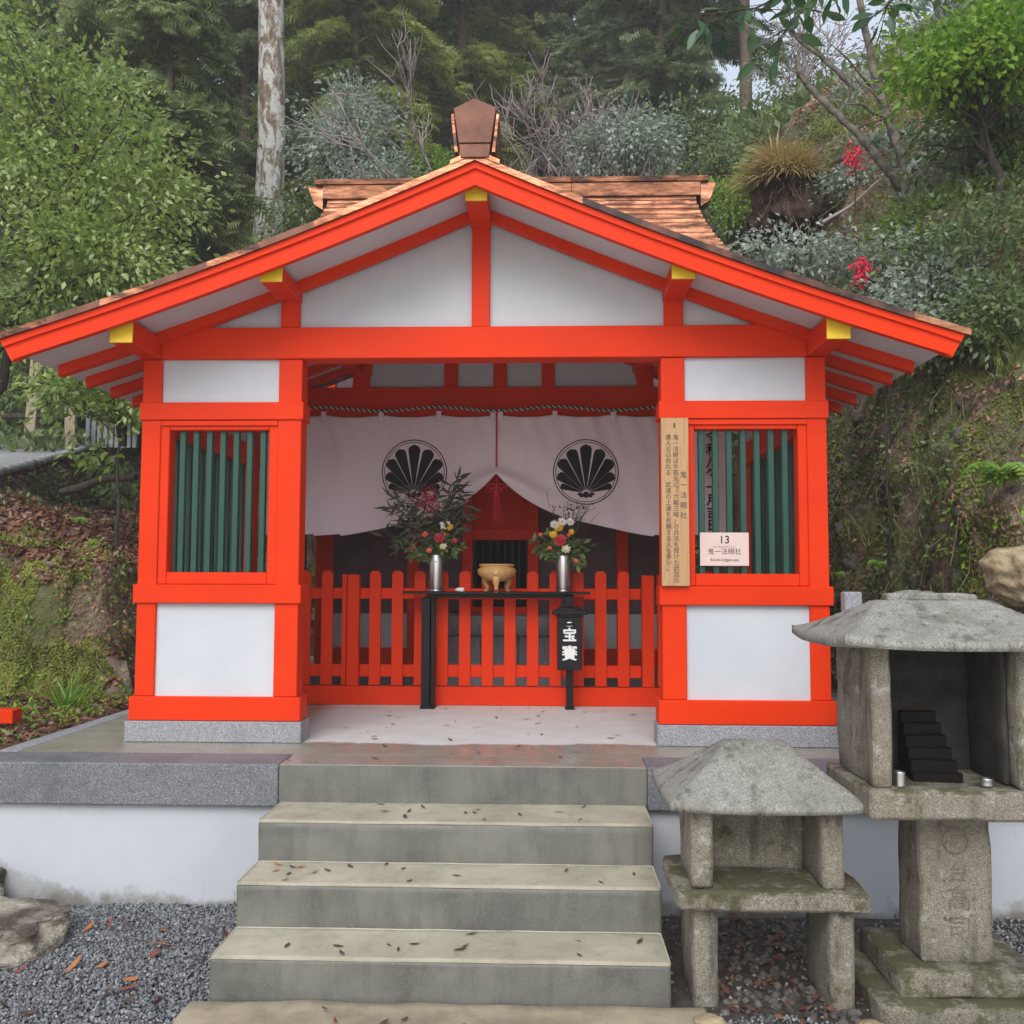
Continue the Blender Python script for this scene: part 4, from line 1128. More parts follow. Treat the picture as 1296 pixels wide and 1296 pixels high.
a = np.linspace(0, 2*np.pi, 40); tube('carved_ring', np.stack([.004+.048*np.cos(a), np.full(40, -.046), .635+.048*np.sin(a)], -1), .0022, CS, s2, 5)
st = thing('tiered_iron_stand', 'black stepped iron candle stand inside the large stone shrine', 'stand', (1.53, 4.0, .147))
for k in range(6): box('tier', -.105+.004*k, .085-.006*k, -.13+.035*k, -.093+.035*k, .0 if k == 0 else .001, .032+.043*k, M['iron'], st, .002)
for x, y, r, h_, lab in ((1.338, 3.775, .020, .055, 'tall dull tin cup by the left slab of the large stone shrine'), (1.672, 3.80, .024, .028, 'low shiny tin cup on the right of the large stone shrine shelf')):
    c = lathe('tin_cup', [(0, 0), (r, 0), (r*1.02, .003), (r, .006), (r, h_-.004), (r*1.05, h_), (r*.95, h_), (r*.93, h_*.7), (0, h_*.7)], M['steel'], None, 20, (x, y, .149)); tag(c, lab, 'cup')
gp = box('granite_post', -.045, .045, -.04, .04, 0, .86, M['granite_pale'], None, .006); gp.location = (1.62, 5.22, .0)
tag(gp, 'short square granite post rising behind the large stone shrine roof', 'post')
for k, (x, y, z, s_, lab) in enumerate(((.60, 3.70, -.70, (.062, .045, .035), 'chipped pale stone at the left foot of the small stone shrine'), (1.19, 3.70, -.705, (.055, .04, .028), 'round buff stone between the two stone shrines'))):
    o = rock('small_stone', (x, y, z), s_, 20+k, M['rock_tan'], None, 4, .2, None, .4); tag(o, lab, 'stone')
rng = np.random.default_rng(5)
C = np.stack([rng.uniform(.68, 1.2, 260), rng.uniform(3.75, 4.85, 260), np.full(260, -.712)], -1)
o = scatter_obj('rubble', STONE, C, rand_unit(260, rng)*[1, 1, .3], np.tile([0, 0, 1.], (260, 1))+rand_unit(260, rng)*.5, rng.uniform(.015, .05, 260), M['dark_stone'], kind='stuff')
tag(o, 'broken stones and grit on the earth under the small stone shrine', 'rubble')
C = np.stack([rng.uniform(.66, 1.25, 150), rng.uniform(3.75, 4.85, 150), np.full(150, -.705)], -1)
o = scatter_obj('leaf_litter', LEAF, C, rand_unit(150, rng)*[1, 1, .3], np.tile([0, 0, 1.], (150, 1))+rand_unit(150, rng)*.5, rng.uniform(.03, .06, 150), M['litter'], kind='stuff')
tag(o, 'dark wet leaves under the small stone shrine', 'leaves')
# boulders retaining the bank on the right
for k, (x, y, z, s_, m_, rz, lab) in enumerate((
        (2.74, 5.45, .94, (.34, .26, .185), 'rock_tan', .2, 'big tan boulder topping the stones at the right edge'),
        (2.32, 5.38, .70, (.21, .20, .12), 'rock_grey', .9, 'dark grey boulder left of and below the tan boulder'),
        (2.68, 5.15, .60, (.24, .20, .15), 'rock_grey', .3, 'blue grey boulder under the tan boulder at the right edge'),
        (2.20, 5.22, .47, (.24, .22, .16), 'rock_grey', 1.5, 'grey boulder just above the roof of the large stone shrine'),
        (2.62, 5.12, .25, (.40, .30, .26), 'rock_grey', .7, 'lowest boulder at the right behind the large stone shrine'),
        (2.10, 5.60, .82, (.13, .12, .05), 'roof_granite', .2, 'flat slab of stone lying on the bank behind the large shrine'),
        (1.98, 5.45, .77, (.20, .12, .04), 'roof_granite', .1, 'long low slab under the flat slab behind the large shrine'))):
    o = rock('boulder', (x, y, z), s_, 30+k*3, M[m_], None, 5, .2, None, rz, 1.2); tag(o, lab, 'boulder', 'boulders along the foot of the right bank')

# left edge: a painted beam lying on the ground, timber posts and road above the bank
bb = box('painted_beam', -.40, .17, -.06, .06, 0, .085, V_, None, .004); bb.location = (-3.53, 6.15, .0); bb.rotation_euler = (0, 0, .03)
tag(bb, 'short vermilion timber lying on the litter at the left edge', 'beam')
# the road climbs away along the left edge above the leaf slope
V, F = [], []
for j in range(30):
    for i in range(8):
        y = 8.5+8.0*j/29; xr = road_edge(y)
        V.append((xr-.02-.62*i, y, float(road_z(y))+.012*float(vnoise(xr-i, y*2))))
F = [(j*8+i, j*8+i+1, (j+1)*8+i+1, (j+1)*8+i) for j in range(29) for i in range(7)]
obj('road', np_mesh('road', V, F, M['road'], True), kind='structure')
kerb = thing('stone_edging', 'row of flat pale edging stones along the near side of the upper road', 'edging', (-6, 10, 0))
for k in range(34):
    y = 8.6+.235*k
    rock('edging_stone', (road_edge(y)+6, y-10, float(road_z(y))-.01), (.07, .12, .045), 50+k, M['road'], kerb, 2, .2)
def at(px, py, Y):
    mw = cam.rotation_euler.to_matrix(); d = mw @ Vector(((px-648)/1230, -(py-648)/1230, -1))
    return np.array([d.x*Y/d.y, Y, .93+d.z*Y/d.y])
def ground(x, y): return float(height(x, y))
for px, h_, lab, tilt in ((38, 1.35, 'leftmost weathered timber post on the road above the leaf slope', .05), (90, 1.25, 'shorter weathered timber post right of the leftmost post on the road', -.03)):
    p = at(px, 558, 13.2)
    q = box('timber_post', -.07, .07, -.07, .07, -.15, h_, M['post_wood'], None, .01); q.location = tuple(p); q.rotation_euler = (0, tilt, .2); tag(q, lab, 'post')
gt = thing('timber_rail', 'low dark timber bench rail behind the two posts on the road', 'rail', tuple(at(70, 556, 13.2)))
box('rail', -1.1, 1.3, -.04, .04, .30, .36, M['bark'], gt, .01); box('rail_support', -.9, -.8, -.04, .04, -.1, .30, M['bark'], gt, .01); box('rail_support', .9, 1.0, -.04, .04, -.1, .30, M['bark'], gt, .01)
wp = thing('white_screen', 'white slatted screen glimpsed between leaves left of the pavilion', 'screen', tuple(at(140, 558, 13.6)))
for k in range(9): box('screen_slat', -.36+.085*k, -.30+.085*k, -.02, .02, -.1, .85, M['plaster'], wp, .004)

# ------------------------------------------------------------------ vegetation builders
def crooked(p0, p1, n, amp, rng):
    p0, p1 = np.array(p0, float), np.array(p1, float); t = np.linspace(0, 1, n)[:, None]
    P = p0+(p1-p0)*t; w = rng.normal(size=(n, 3)); w = np.cumsum(w, 0); w -= w[0]+(w[-1]-w[0])*t
    return P+w*amp*np.array([1, 1, .4])
def clump_leaves(cent, npc, sigma, rng, flat=.65, droop=.35, centre=None):
    n = len(cent)*npc
    base = np.repeat(cent, npc, 0); off = rng.normal(size=(n, 3))*sigma*np.array([1, 1, flat])
    C = base+off
    out = norm(off+1e-6)*.6
    if centre is not None: out = out+norm(base-centre)*.8
    D = norm(out+rng.normal(size=(n, 3))*.55+np.array([0, 0, -droop]))
    Nn = norm(np.array([0, 0, .75])+out*.45+rng.normal(size=(n, 3))*.6)
    return C, D, Nn
def broadleaf(name, label, base, top, crowns, npc, leaf, sigma, m, bark='bark', tr=.09, seed=1, group=None, tpl=LEAF, cat='tree', twigs=True, width=None, spurs=3):
    """crowns: list of (centre, radii, clumps); trunk from base to top, limbs out to every clump"""
    rng = np.random.default_rng(seed); base = np.array(base, float); top = np.array(top, float)
    t = thing(name, label, cat, tuple(base), 0, group)
    tp = crooked(base, top, 12, (.05 if tr > .03 else .018)*np.linalg.norm(top-base)/3, rng); rad = np.linspace(tr, tr*.35, 12)
    limbs = [(tp-base, rad)]; Cs, Ds, Ns = [], [], []
    for cc, rr, nc in crowns:
        cc, rr = np.array(cc, float), np.array(rr, float)
        u = rand_unit(nc, rng); r = rng.random(nc)**.42
        lump = 1+.42*vnoise(u[:, 0]*2.2+seed, u[:, 1]*2.2, u[:, 2]*2.2)
        cl = cc+u*rr*(r*lump)[:, None]
        for k, c in enumerate(cl):
            if twigs and k % spurs == 0:
                j = int(np.clip(4+7*(c[2]-base[2])/(top[2]-base[2]+.01)*.75, 3, 11)); p0 = tp[j]
                mid = crooked(p0, c, 6, .03*np.linalg.norm(c-p0), rng); mid[1:4, 2] -= .04*np.linalg.norm(c-p0)
                limbs.append((mid-base, np.linspace(rad[j]*.45, .006, 6)))
        C, D, Nn = clump_leaves(cl, npc, sigma, rng, centre=cc)
        Cs.append(C-base); Ds.append(D); Ns.append(Nn)
    obj('trunk', tubes_mesh('trunk', limbs, M[bark], 6), None, t)
    C, D, Nn = map(np.concatenate, (Cs, Ds, Ns)); S = leaf*rng.uniform(.65, 1.2, len(C))
    scatter_obj('crown', tpl, C, D, Nn, S, m, t, W=None if width is None else np.full(len(C), width))
    return t
def conifer(name, label, base, H, spread, m, bark='bark_red', seed=1, lo=.15, tr=.18, nb=80, fl=.34, group=None, droop=.35, per=26, cat='tree'):
    rng = np.random.default_rng(seed); t = thing(name, label, cat, tuple(base), 0, group)
    tp = crooked((0, 0, -.6), (rng.normal()*.15, rng.normal()*.15, H), 14, .03, rng); limbs = [(tp, np.linspace(tr, .02, 14))]
    Cs, Ds, Ns, Ss = [], [], [], []
    for k in range(nb):
        f = lo+(1-lo)*(k+rng.random())/nb; z = f*H; a = rng.uniform(0, 2*np.pi)
        L = spread*(1-f)**.75*rng.uniform(.6, 1.15)+.25
        d = np.array([math.cos(a), math.sin(a), 0]); s = np.linspace(0, 1, 6)[:, None]
        P = np.array([0, 0, z])+d*L*s+np.array([0, 0, 1.])*(L*(.12*s-droop*s**2.0))
        c0 = np.array([np.interp(z, tp[:, 2], tp[:, 0]), np.interp(z, tp[:, 2], tp[:, 1]), 0]); P = P+c0
        limbs.append((P, np.linspace(tr*.22*(1-f)+.012, .006, 6)))
        n = int(per*(.4+L/spread)); u = rng.random(n)**.75; i = np.clip(u*5, 0, 4.99); q = i.astype(int); fr = (i-q)[:, None]
        B = P[q]*(1-fr)+P[q+1]*fr
        side = np.array([-d[1], d[0], 0])*rng.choice([-1, 1], n)[:, None]
        D = norm(d*.7+side*rng.uniform(.2, 1.2, n)[:, None]+np.array([0, 0, -1.])*rng.uniform(.1, .9, n)[:, None])
        Cs.append(B+rng.normal(size=(n, 3))*.06); Ds.append(D); Ns.append(norm(np.array([0, 0, 1.])+rng.normal(size=(n, 3))*.5)); Ss.append(fl*rng.uniform(.6, 1.25, n))
    obj('trunk', tubes_mesh('trunk', limbs, M[bark], 6), None, t)
    scatter_obj('crown', FROND, *map(np.concatenate, (Cs, Ds, Ns)), np.concatenate(Ss), m, t)
    return t
def copy_tree(o, loc, rz, label, sc=1.0, name=None):
    c = o.copy(); COL.objects.link(c); c.location = loc; c.rotation_euler = (0, 0, rz); c.scale = (sc, sc, sc*random.uniform(.95, 1.08)); c['label'] = label
    if name: c.name = name
    for ch in o.children:
        d = ch.copy(); COL.objects.link(d); d.parent = c
    return c

# -- left: the big glossy tree and small ones
bx, by = -5.75, 9.3
broadleaf('evergreen_tree', 'big glossy green broadleaf tree filling the upper left corner', (bx+.1, by, ground(bx, by)), (-4.5, 9.2, 5.6),
          [((-4.95, 9.2, 5.1), (1.35, 1.1, 1.15), 120), ((-4.3, 9.0, 3.9), (.95, .8, .70), 70), ((-5.6, 9.3, 3.6), (.9, .9, .9), 50), ((-4.0, 9.1, 4.75), (.65, .7, .55), 30), ((-5.6, 9.2, 6.2), (.8, .8, .6), 34)], 62, .080, .19, M['leaf_glossy'], tr=.06, seed=3, spurs=4)
broadleaf('young_tree', 'thin young tree with hanging leaves on the leaf slope left of the pavilion', (at(148, 640, 8.6)[0], 8.6, ground(at(148, 640, 8.6)[0], 8.6)), tuple(at(150, 500, 8.6)),
          [(tuple(at(105, 492, 8.5)), (.50, .3, .20), 28), (tuple(at(165, 520, 8.5)), (.22, .2, .16), 10), (tuple(at(120, 575, 8.3)), (.10, .1, .08), 3)], 24, .085, .10, M['leaf_glossy'], tr=.022, seed=5)
broadleaf('shrub', 'shadowed evergreen shrub behind the timber posts at the left edge', (-7.6, 14.2, ground(-7.6, 14.2)), (-7.5, 14.2, 5.0),
          [((-7.8, 14.2, 4.3), (2.4, .9, 1.3), 120), ((-6.2, 14.6, 3.9), (1.4, .8, 1.2), 60)], 40, .11, .25, M['leaf_dark'], tr=.05, seed=6, tpl=LEAF2)
# -- conifers on the left
conifer('cypress', 'drooping cypress just left of the white lichened trunk', (-5.8, 14.3, ground(-5.8, 14.3)-.3), 9.5, 1.5, M['conifer'], seed=7, nb=150, fl=.32, lo=.08, per=60)
conifer('cypress', 'tall cypress behind the glossy tree at the far left', (-8.2, 16.0, ground(-8.2, 16)), 11, 2.6, M['conifer'], seed=8, nb=140, fl=.34, per=56)
p = at(338, 290, 18.5); gz = ground(p[0], 18.5)
lt = thing('lichened_tree', 'thick old trunk covered in white lichen rising left of the roof', 'tree', (p[0], 18.5, gz))
rng = np.random.default_rng(9)
tp = np.array([(0, 0, -.5), (.02, 0, 2), (.05, 0, 4), (.02, 0, 6), (-.06, 0, 8.5), (-.10, 0, 11), (-.2, 0, 15)]); 
obj('trunk', tubes_mesh('trunk', [(tp, [.36, .30, .27, .255, .25, .24, .18])], M['lichen_bark'], 16), None, lt)
Cs = []
for k in range(26):
    z = rng.uniform(10.5, 15); a = rng.uniform(0, 6.28); L = rng.uniform(1, 2.6); Cs.append((math.cos(a)*L, math.sin(a)*L, z-.3*L))
Cs = np.array(Cs); C, D, Nn = clump_leaves(Cs, 50, .45, rng)
scatter_obj('crown', FROND, C, D, Nn, .4, M['conifer'], lt)
# -- mid bushes
def bush(label, px, py, Y, rx, rz_, m, seed, nc=70, npc=44, leaf=.085, sg=.16, group=None, nm='camellia_bush', tr=.045, tpl=LEAF2, lean=0):
    c = at(px, py, Y); g = ground(c[0]+lean, Y)
    return broadleaf(nm, label, (c[0]+lean, Y, g-.1), (c[0], Y, c[2]+rz_*.4), [(tuple(c), (rx, rx*.8, rz_), nc)], npc, leaf, sg, M[m], tr=tr, seed=seed, group=group, tpl=tpl, spurs=2, cat='bush')
bush('grey green bush right of the lichened trunk', 445, 180, 14.5, .72, 1.0, 'leaf_grey', 21, 110, 46)
bush('lower pale green part of bushes behind the left copper ridge end', 478, 232, 13.8, .6, .35, 'leaf_grey', 22, 40, 40)
bush('yellow green bush peeping over the copper ridge left of the ridge end', 540, 225, 15.5, .62, .55, 'leaf_lime', 23, 45, 40, .09, .17)
bush('rounded silver green camellia above the right half of the copper ridge', 795, 185, 13.6, .86, .56, 'leaf_grey', 24, 90, 46)
bush('dark camellia in the shade left of the copper ridge end', 385, 275, 14.2, .6, .55, 'leaf_dark', 25, 40, 40)
bush('bright green bush right of the copper ridge finial', 935, 262, 12.4, .42, .36, 'leaf_lime', 26, 40, 42, .07, .12)
bush('dark green shrub between the ridge finial and the conifer trunk', 920, 215, 14.2, .8, .45, 'leaf_dark', 27, 60, 42)
bush('blue green shrub under the conifer trunk on the right hill', 965, 190, 15.0, .7, .35, 'leaf_grey', 28, 50, 40)
bush('green shrub behind the right end of the copper ridge', 880, 170, 17.0, 1.0, .7, 'leaf_dark', 29, 70, 42, .1, .2)
# -- bare tree
def bare_tree(name, label, base, H, lean, seed, spread=.55, depth=5, tr=.07, group=None, m='twig', tex=.0):
    rng = np.random.default_rng(seed); t = thing(name, label, 'tree', tuple(base), 0, group); lst = []
    def rec(p, d, L, r, lev):
        r = max(r, .0075)
        n = 5; e = p+d*L; P = crooked(p, e, n, .035*L, rng); lst.append((P, np.linspace(r, r*.62, n)))
        if lev == 0: return
        for k in range(rng.integers(3, 5) if lev < depth else 4):
            f = rng.uniform(.35, 1.0); q = P[int(f*(n-1))]
            dd = norm(d+rng.normal(size=3)*spread+np.array([0, 0, .12])); rec(q, dd, L*rng.uniform(.55, .82), r*.55, lev-1)
    rec(np.array([0, 0, -.2]), norm(np.array([lean[0], lean[1], 1.0])), H, tr, depth)
    obj('trunk', tubes_mesh('trunk', lst, M[m], 4), None, t); return t
p = at(775, 250, 15.5); b_ = (p[0], 15.5, ground(p[0], 15.5))
bare_tree('bare_tree', 'leafless pinkish grey tree behind the centre of the roof', b_, 3.5, (-.30, 0), 31, .55, 6, .085)
bare_tree('bare_tree', 'leafless shrub at the foot of the conifer trunk on the right', tuple(np.append(at(1000, 220, 14.5)[:2], ground(at(1000, 220, 14.5)[0], 14.5))), 1.3, (.3, 0), 35, .6, 4, .035)
# -- cedars in the middle and the wood beyond
ced = conifer('cedar', 'dark cedar with yellowish hanging tips behind the left roof slope', (-4.3, 21.5, ground(-4.3, 21.5)), 15.5, 3.0, M['conifer_yellow'], seed=41, nb=170, fl=.42, tr=.26, droop=.6, per=60)
ced2 = conifer('cedar', 'dark cedar straight behind the ridge end', (-2.2, 24.5, ground(-2.2, 24.5)), 17, 3.2, M['conifer_yellow'], seed=42, nb=170, fl=.42, tr=.28, droop=.55, per=60)
con3 = conifer('conifer', 'green conifer with a bare reddish trunk right of the copper ridge', (at(944, 180, 19.5)[0], 19.5, ground(at(944, 180, 19.5)[0], 19.5)), 13.5, 3.3, M['conifer_blue'], seed=43, nb=130, fl=.42, tr=.15, lo=.40, droop=.28, per=64)
con4 = conifer('conifer', 'loose green conifer behind the silver green camellia', (at(835, 180, 24)[0], 24, ground(at(835, 180, 24)[0], 24)), 14.5, 3.2, M['conifer_blue'], seed=44, nb=140, fl=.44, tr=.22, lo=.1, per=60)
G1 = 'conifers of the wood on the hill'
spots = [(-10.5, 20, 1.0), (-12.8, 24, 1.1), (-7.2, 22.5, 1.0), (-9.5, 29, 1.2), (-6.2, 29, 1.15), (-3.6, 31, 1.2), (-.6, 29, 1.0), (1.8, 30, 1.0), (-1.6, 37, 1.25), (3.6, 34, 1.0), (-5.5, 38, 1.3), (-10, 38, 1.3),
         (-15.5, 31, 1.2), (5.6, 40, 1.0), (1.2, 42, 1.3), (-14, 42, 1.3), (9.9, 24, .9), (13.2, 27, 1.0), (15.8, 33, 1.1), (12.5, 19.5, .9), (17, 24, 1.0), (-19, 38, 1.3), (-2.4, 46, 1.1), (4.8, 48, 1.05), (20, 38, 1.1), (-8, 46, 1.1)]
srcs = [ced, ced2, con3, con4]
rr = random.Random(3)
for k, (x, y, s_) in enumerate(spots):
    src = srcs[(k*7+1) % 4] if x < 3 else srcs[2+(k % 2)]
    c = copy_tree(src, (x, y, ground(x, y)-.5), rr.uniform(0, 6.28), 'dark evergreen conifer standing among others in the wood up the hill', s_, 'conifer')
    side = 'at the left of' if x < -6 else 'straight behind' if x < 3 else 'to the right of'
    c['label'] = 'dark evergreen conifer of the hill wood '+side+' the shrine'; c['group'] = G1+' '+side+' the shrine'
# -- right side
def limb_tree(name, label, path, rads, m, Y0, extra=(), cl=None):
    P = np.array([at(px, py, Y) for px, py, Y in path]); b = P[0].copy(); t = thing(name, label, 'tree', tuple(b))
    tt = np.linspace(0, 1, len(P)); q = np.linspace(0, 1, len(P)*4); PP = np.stack([np.interp(q, tt, P[:, i]) for i in range(3)], -1)
    rng = np.random.default_rng(len(path)*7+int(path[0][0])); PP[1:-1] += rng.normal(size=PP[1:-1].shape)*.007
    lst = [(PP-b, np.interp(q, tt, rads)*.72)]
    for e in extra:
        E = np.array([at(*k) for k in e]); lst.append((crooked(E[0], E[-1], 6, .04, rng)-b, np.linspace(.018, .005, 6)))
    obj('trunk', tubes_mesh('trunk', lst, M[m], 8), None, t); return t
M['mossy_bark'] = mat('mossy_grey_bark', (.05, .042, .032), (.17, .15, .115), 9, .9, .6, 40, lo=.4, hi=.6)
limb_tree('leaning_tree', 'slanting mottled trunk rising to the top edge above the grass mound', [(1155, 235, 9.6), (1135, 180, 9.65), (1120, 140, 9.7), (1105, 85, 9.75), (1086, -10, 9.8), (1070, -80, 9.8)], [.080, .072, .062, .055, .045, .035], 'mossy_bark', 9.6,
          extra=([(1120, 140, 9.7), (1078, 90, 9.6)], [(1108, 100, 9.7), (1165, 30, 9.8)], [(1125, 150, 9.7), (1060, 128, 9.5)], [(1112, 120, 9.7), (1050, 55, 9.5)]))
limb_tree('leaning_tree', 'fallen limb slanting down left to right behind the scarlet leaves', [(1188, 295, 9.2), (1160, 255, 9.3), (1120, 212, 9.4), (1080, 165, 9.6), (1045, 130, 9.8), (1015, 98, 9.9), (1008, 70, 9.95)], [.085, .08, .055, .045, .05, .045, .03], 'mossy_bark', 9.2,
          extra=([(1045, 130, 9.8), (1000, 70, 9.9)], [(1060, 145, 9.7), (1095, 60, 9.9)], [(1080, 165, 9.6), (1150, 130, 9.8)]))
limb_tree('leaning_tree', 'thin grey trunk crossing behind the slanting mottled trunk', [(1150, 200, 11), (1110, 140, 11.2), (1060, 90, 11.4), (1000, 40, 11.6)], [.07, .055, .045, .03], 'mossy_bark', 11, extra=([(1110, 140, 11.2), (1125, 40, 11.3)],))
broadleaf('oak_sapling', 'fresh yellow green tree in the upper right corner with a dark trunk', (at(1300, 330, 8.3)[0], 8.3, at(1300, 330, 8.3)[2]-.8), tuple(at(1235, 90, 8.1)),
          [(tuple(at(1235, 78, 8.1)), (.50, .6, .32), 60), (tuple(at(1290, 50, 8.2)), (.6, .6, .5), 50), (tuple(at(1175, 95, 8.0)), (.20, .3, .16), 10)], 46, .085, .14, M['leaf_lime'], tr=.065, seed=51)
broadleaf('evergreen_tree', 'dark evergreen crown under the yellow green tree at the right edge', (at(1265, 330, 9.0)[0], 9.0, ground(at(1265, 330, 9)[0], 9.0)-.2), tuple(at(1262, 120, 8.8)),
          [(tuple(at(1252, 165, 9.0)), (.50, .5, .50), 60), (tuple(at(1285, 240, 9.0)), (.42, .5, .6), 50)], 46, .08, .15, M['leaf_dark'], tr=.055, seed=52)
broadleaf('evergreen_tree', 'tall shaded tree with a thin dark stem right of the pavilion roof', (at(1222, 640, 7.3)[0], 7.3, at(1222, 640, 7.3)[2]), tuple(at(1230, 330, 7.4)),
          [(tuple(at(1255, 320, 7.6)), (.62, .5, .40), 55), (tuple(at(1235, 405, 7.4)), (.62, .4, .34), 50)], 46, .062, .12, M['leaf_dark'], tr=.026, seed=53)
broadleaf('evergreen_tree', 'hazy blue green tree beyond the slanting trunks near the top', (at(1180, 200, 15)[0], 15, ground(at(1180, 200, 15)[0], 15)), tuple(at(1190, 60, 15)),
          [(tuple(at(1180, 65, 15)), (.9, .9, 1.1), 60), (tuple(at(1245, 110, 15.5)), (1.2, .9, 1.2), 60)], 40, .11, .22, M['leaf_grey'], tr=.06, seed=54, tpl=LEAF2)
for k, (px, py, Y, rx, rz_, mm, lab) in enumerate((
        (1035, 150, 14.5, .75, .45, 'leaf_dark', 'dark bush behind the broken end of the fallen limb'), (1120, 95, 16.5, 1.0, .8, 'leaf_grey', 'misty grey green tree crown behind the top of the slanting trunk'),
        (1195, 190, 12.5, .8, .35, 'leaf_grey', 'grey green bush below the wire fence'), (1010, 100, 18, .9, .7, 'conifer_blue', 'misty green crown left of the sky gap'))):
    bush(lab, px, py, Y, rx, rz_, mm, 80+k, 60, 40, .08, .16, nm='bush', tr=.04)
# fern-green slope shrubs on the right bank
for k, (px, py, Y, rx, rz_, mm, lab) in enumerate((
        (1000, 325, 8.4, .40, .15, 'leaf_grey', 'silvery low shrub just above the right roof slope'), (1105, 330, 8.3, .55, .28, 'leaf_grey', 'silvery shrub round the lower scarlet leaves'),
        (1085, 232, 9.9, .33, .13, 'leaf_grey', 'frosty looking shrub beside the upper scarlet leaves'), (1180, 375, 7.6, .50, .22, 'leaf_grey', 'grey green shrub above the tip of the right eave'),
        (1160, 300, 8.7, .5, .25, 'leaf_lime', 'fresh green low shrub at the foot of the fallen limb'), (1270, 400, 6.9, .45, .30, 'leaf_dark', 'dark leafy shrub at the right edge level with the eave'),
        (1230, 260, 9.0, .6, .25, 'leaf_lime', 'bright leafy shrub halfway up the right edge'), (1120, 405, 7.4, .42, .18, 'leaf_grey', 'grey green shrub between the right eave and the bank'))):
    bush(lab, px, py, Y, rx, rz_, mm, 60+k, 34, 40, .06, .11, nm='shrub', tr=.015)
# scarlet leaf sprays
for px, py, Y, sz, lab, sd_ in ((1080, 197, 9.2, .085, 'upper spray of scarlet leaves beside the grass mound', 1), (1091, 341, 7.9, .062, 'lower spray of scarlet leaves above the right roof slope', 2)):
    rng = np.random.default_rng(sd_); c = at(px, py, Y); t = thing('scarlet_shrub', lab, 'shrub', tuple(c))
    C = rng.normal(size=(150, 3))*sz*np.array([.55, .5, .85]); scatter_obj('leaves', LEAF2, C, rand_unit(150, rng)-[0, 0, .5], rand_unit(150, rng), .05, M['red_leaf'], t)
    tube('stem', [(0, 0, 0), (.03, .03, -.2), (.02, .06, -.6)], .007, M['bark'], t, 5)
# overhanging twig with big leaves near the lens (belongs to a tree standing beside the viewer)
def overhang(label, path, nl, seed, ls=.085):
    rng = np.random.default_rng(seed); P = np.array([at(*k) for k in path]); b = P[0].copy()
    t = thing('overhanging_branch', label, 'branch', tuple(b)); q = np.linspace(0, 1, 20); tt = np.linspace(0, 1, len(P))
    PP = np.stack([np.interp(q, tt, P[:, i]) for i in range(3)], -1)-b
    tube('twig', PP, np.linspace(.008, .002, 20), M['bark'], t, 6)
    C, D = [], []
    lst = []
    for k in range(nl):
        c = PP[rng.integers(3, 20)]; d = norm(rng.normal(size=3)*np.array([1, .7, .5])+np.array([-.2, 0, -.55])); C.append(c+d*rng.uniform(.0, .10)); D.append(d)
        lst.append(([c, (c+C[-1])/2, C[-1]], .0015))
    obj('leaf_stalks', tubes_mesh('leaf_stalks', lst, M['bark'], 4), None, t, None, 'stuff')
    C, D = np.array(C), np.array(D); big = []
    Nn = norm(rng.normal(size=(nl, 3))*.7+np.array([0, -.5, .7]))
    TV = np.array([(0, 0, 0), (.15, .10, .02), (.4, .19, .04), (.7, .16, .03), (1, 0, -.05), (.7, -.16, .03), (.4, -.19, .04), (.15, -.10, .02), (.15, 0, 0), (.4, 0, 0), (.7, 0, -.01)])
    TF = np.array([(0, 8, 1), (8, 9, 1), (9, 2, 1), (9, 10, 2), (10, 3, 2), (10, 4, 3), (0, 7, 8), (8, 7, 9), (7, 6, 9), (9, 6, 10), (6, 5, 10), (10, 5, 4)])
    scatter_obj('leaves', (TV, TF), C, D, Nn, ls*rng.uniform(.7, 1.15, nl), M['leaf_big'], t)
M['leaf_big'] = leaf_mat('broad_camphor_leaves', [(.02, .06, .025), (.03, .085, .03), (.05, .12, .04), (.09, .18, .05)], .3, .3, 2.0)
overhang('leafy twig reaching in from the top edge right of centre', [(1130, -120, 3.4), (1040, -40, 3.4), (960, 10, 3.35), (880, 20, 3.3)], 60, 71)
overhang('leafy twig hanging over the sky gap at the top right', [(1180, -140, 3.1), (1090, -50, 3.1), (1020, 8, 3.1), (985, 50, 3.1)], 44, 72)
overhang('short leafy twig at the top edge by the slanting trunk', [(1260, -140, 3.2), (1190, -60, 3.2), (1140, -10, 3.2), (1115, 15, 3.2)], 34, 73)

# grass mound on the right hill
gm = at(1003, 252, 10.6); mt = thing('grass_mound', 'overhanging earth mound capped with dry yellow tussock grass above the right roof slope', 'mound', tuple(gm))
mm_ = rock('earth', (-.02, 0, -.06), (.40, .42, .40), 61, M['earth_clod'], mt, 5, .42, None, 0, 1.6)
rock('earth', (.34, .05, -.10), (.26, .30, .22), 66, M['earth_clod'], mt, 5, .40, None, 0, 1.6)
rock('earth', (-.30, -.02, -.32), (.20, .26, .18), 67, M['earth_clod'], mt, 4, .40, None, 0, 1.6)
rng = np.random.default_rng(62); n = 2400
a = rng.uniform(0, 6.28, n); rr_ = np.sqrt(rng.random(n))
C = np.stack([.34*rr_*np.cos(a)-.05, .36*rr_*np.sin(a)-.08, .34-.22*rr_**2], -1)
D = norm(np.stack([np.cos(a)*rr_*.9-.12, np.sin(a)*rr_*.9-.25, .55-.75*rr_**2], -1)+rng.normal(size=(n, 3))*.22)
V, F = scatter(BLADE, C, D, norm(np.stack([C[:, 0]*.6, C[:, 1]*.6-.2, np.full(n, .7)], -1)+rng.normal(size=(n, 3))*.15), rng.uniform(.16, .36, n)*(1+.5*(C[:, 0] < -.15)), np.full(n, .5))
obj('tussock', np_mesh('tussock', V, F, M['dry_grass']), None, mt)
M['root'] = mat('brown_roots', (.10, .06, .035), (.28, .19, .11), 12, .9)
rts = []
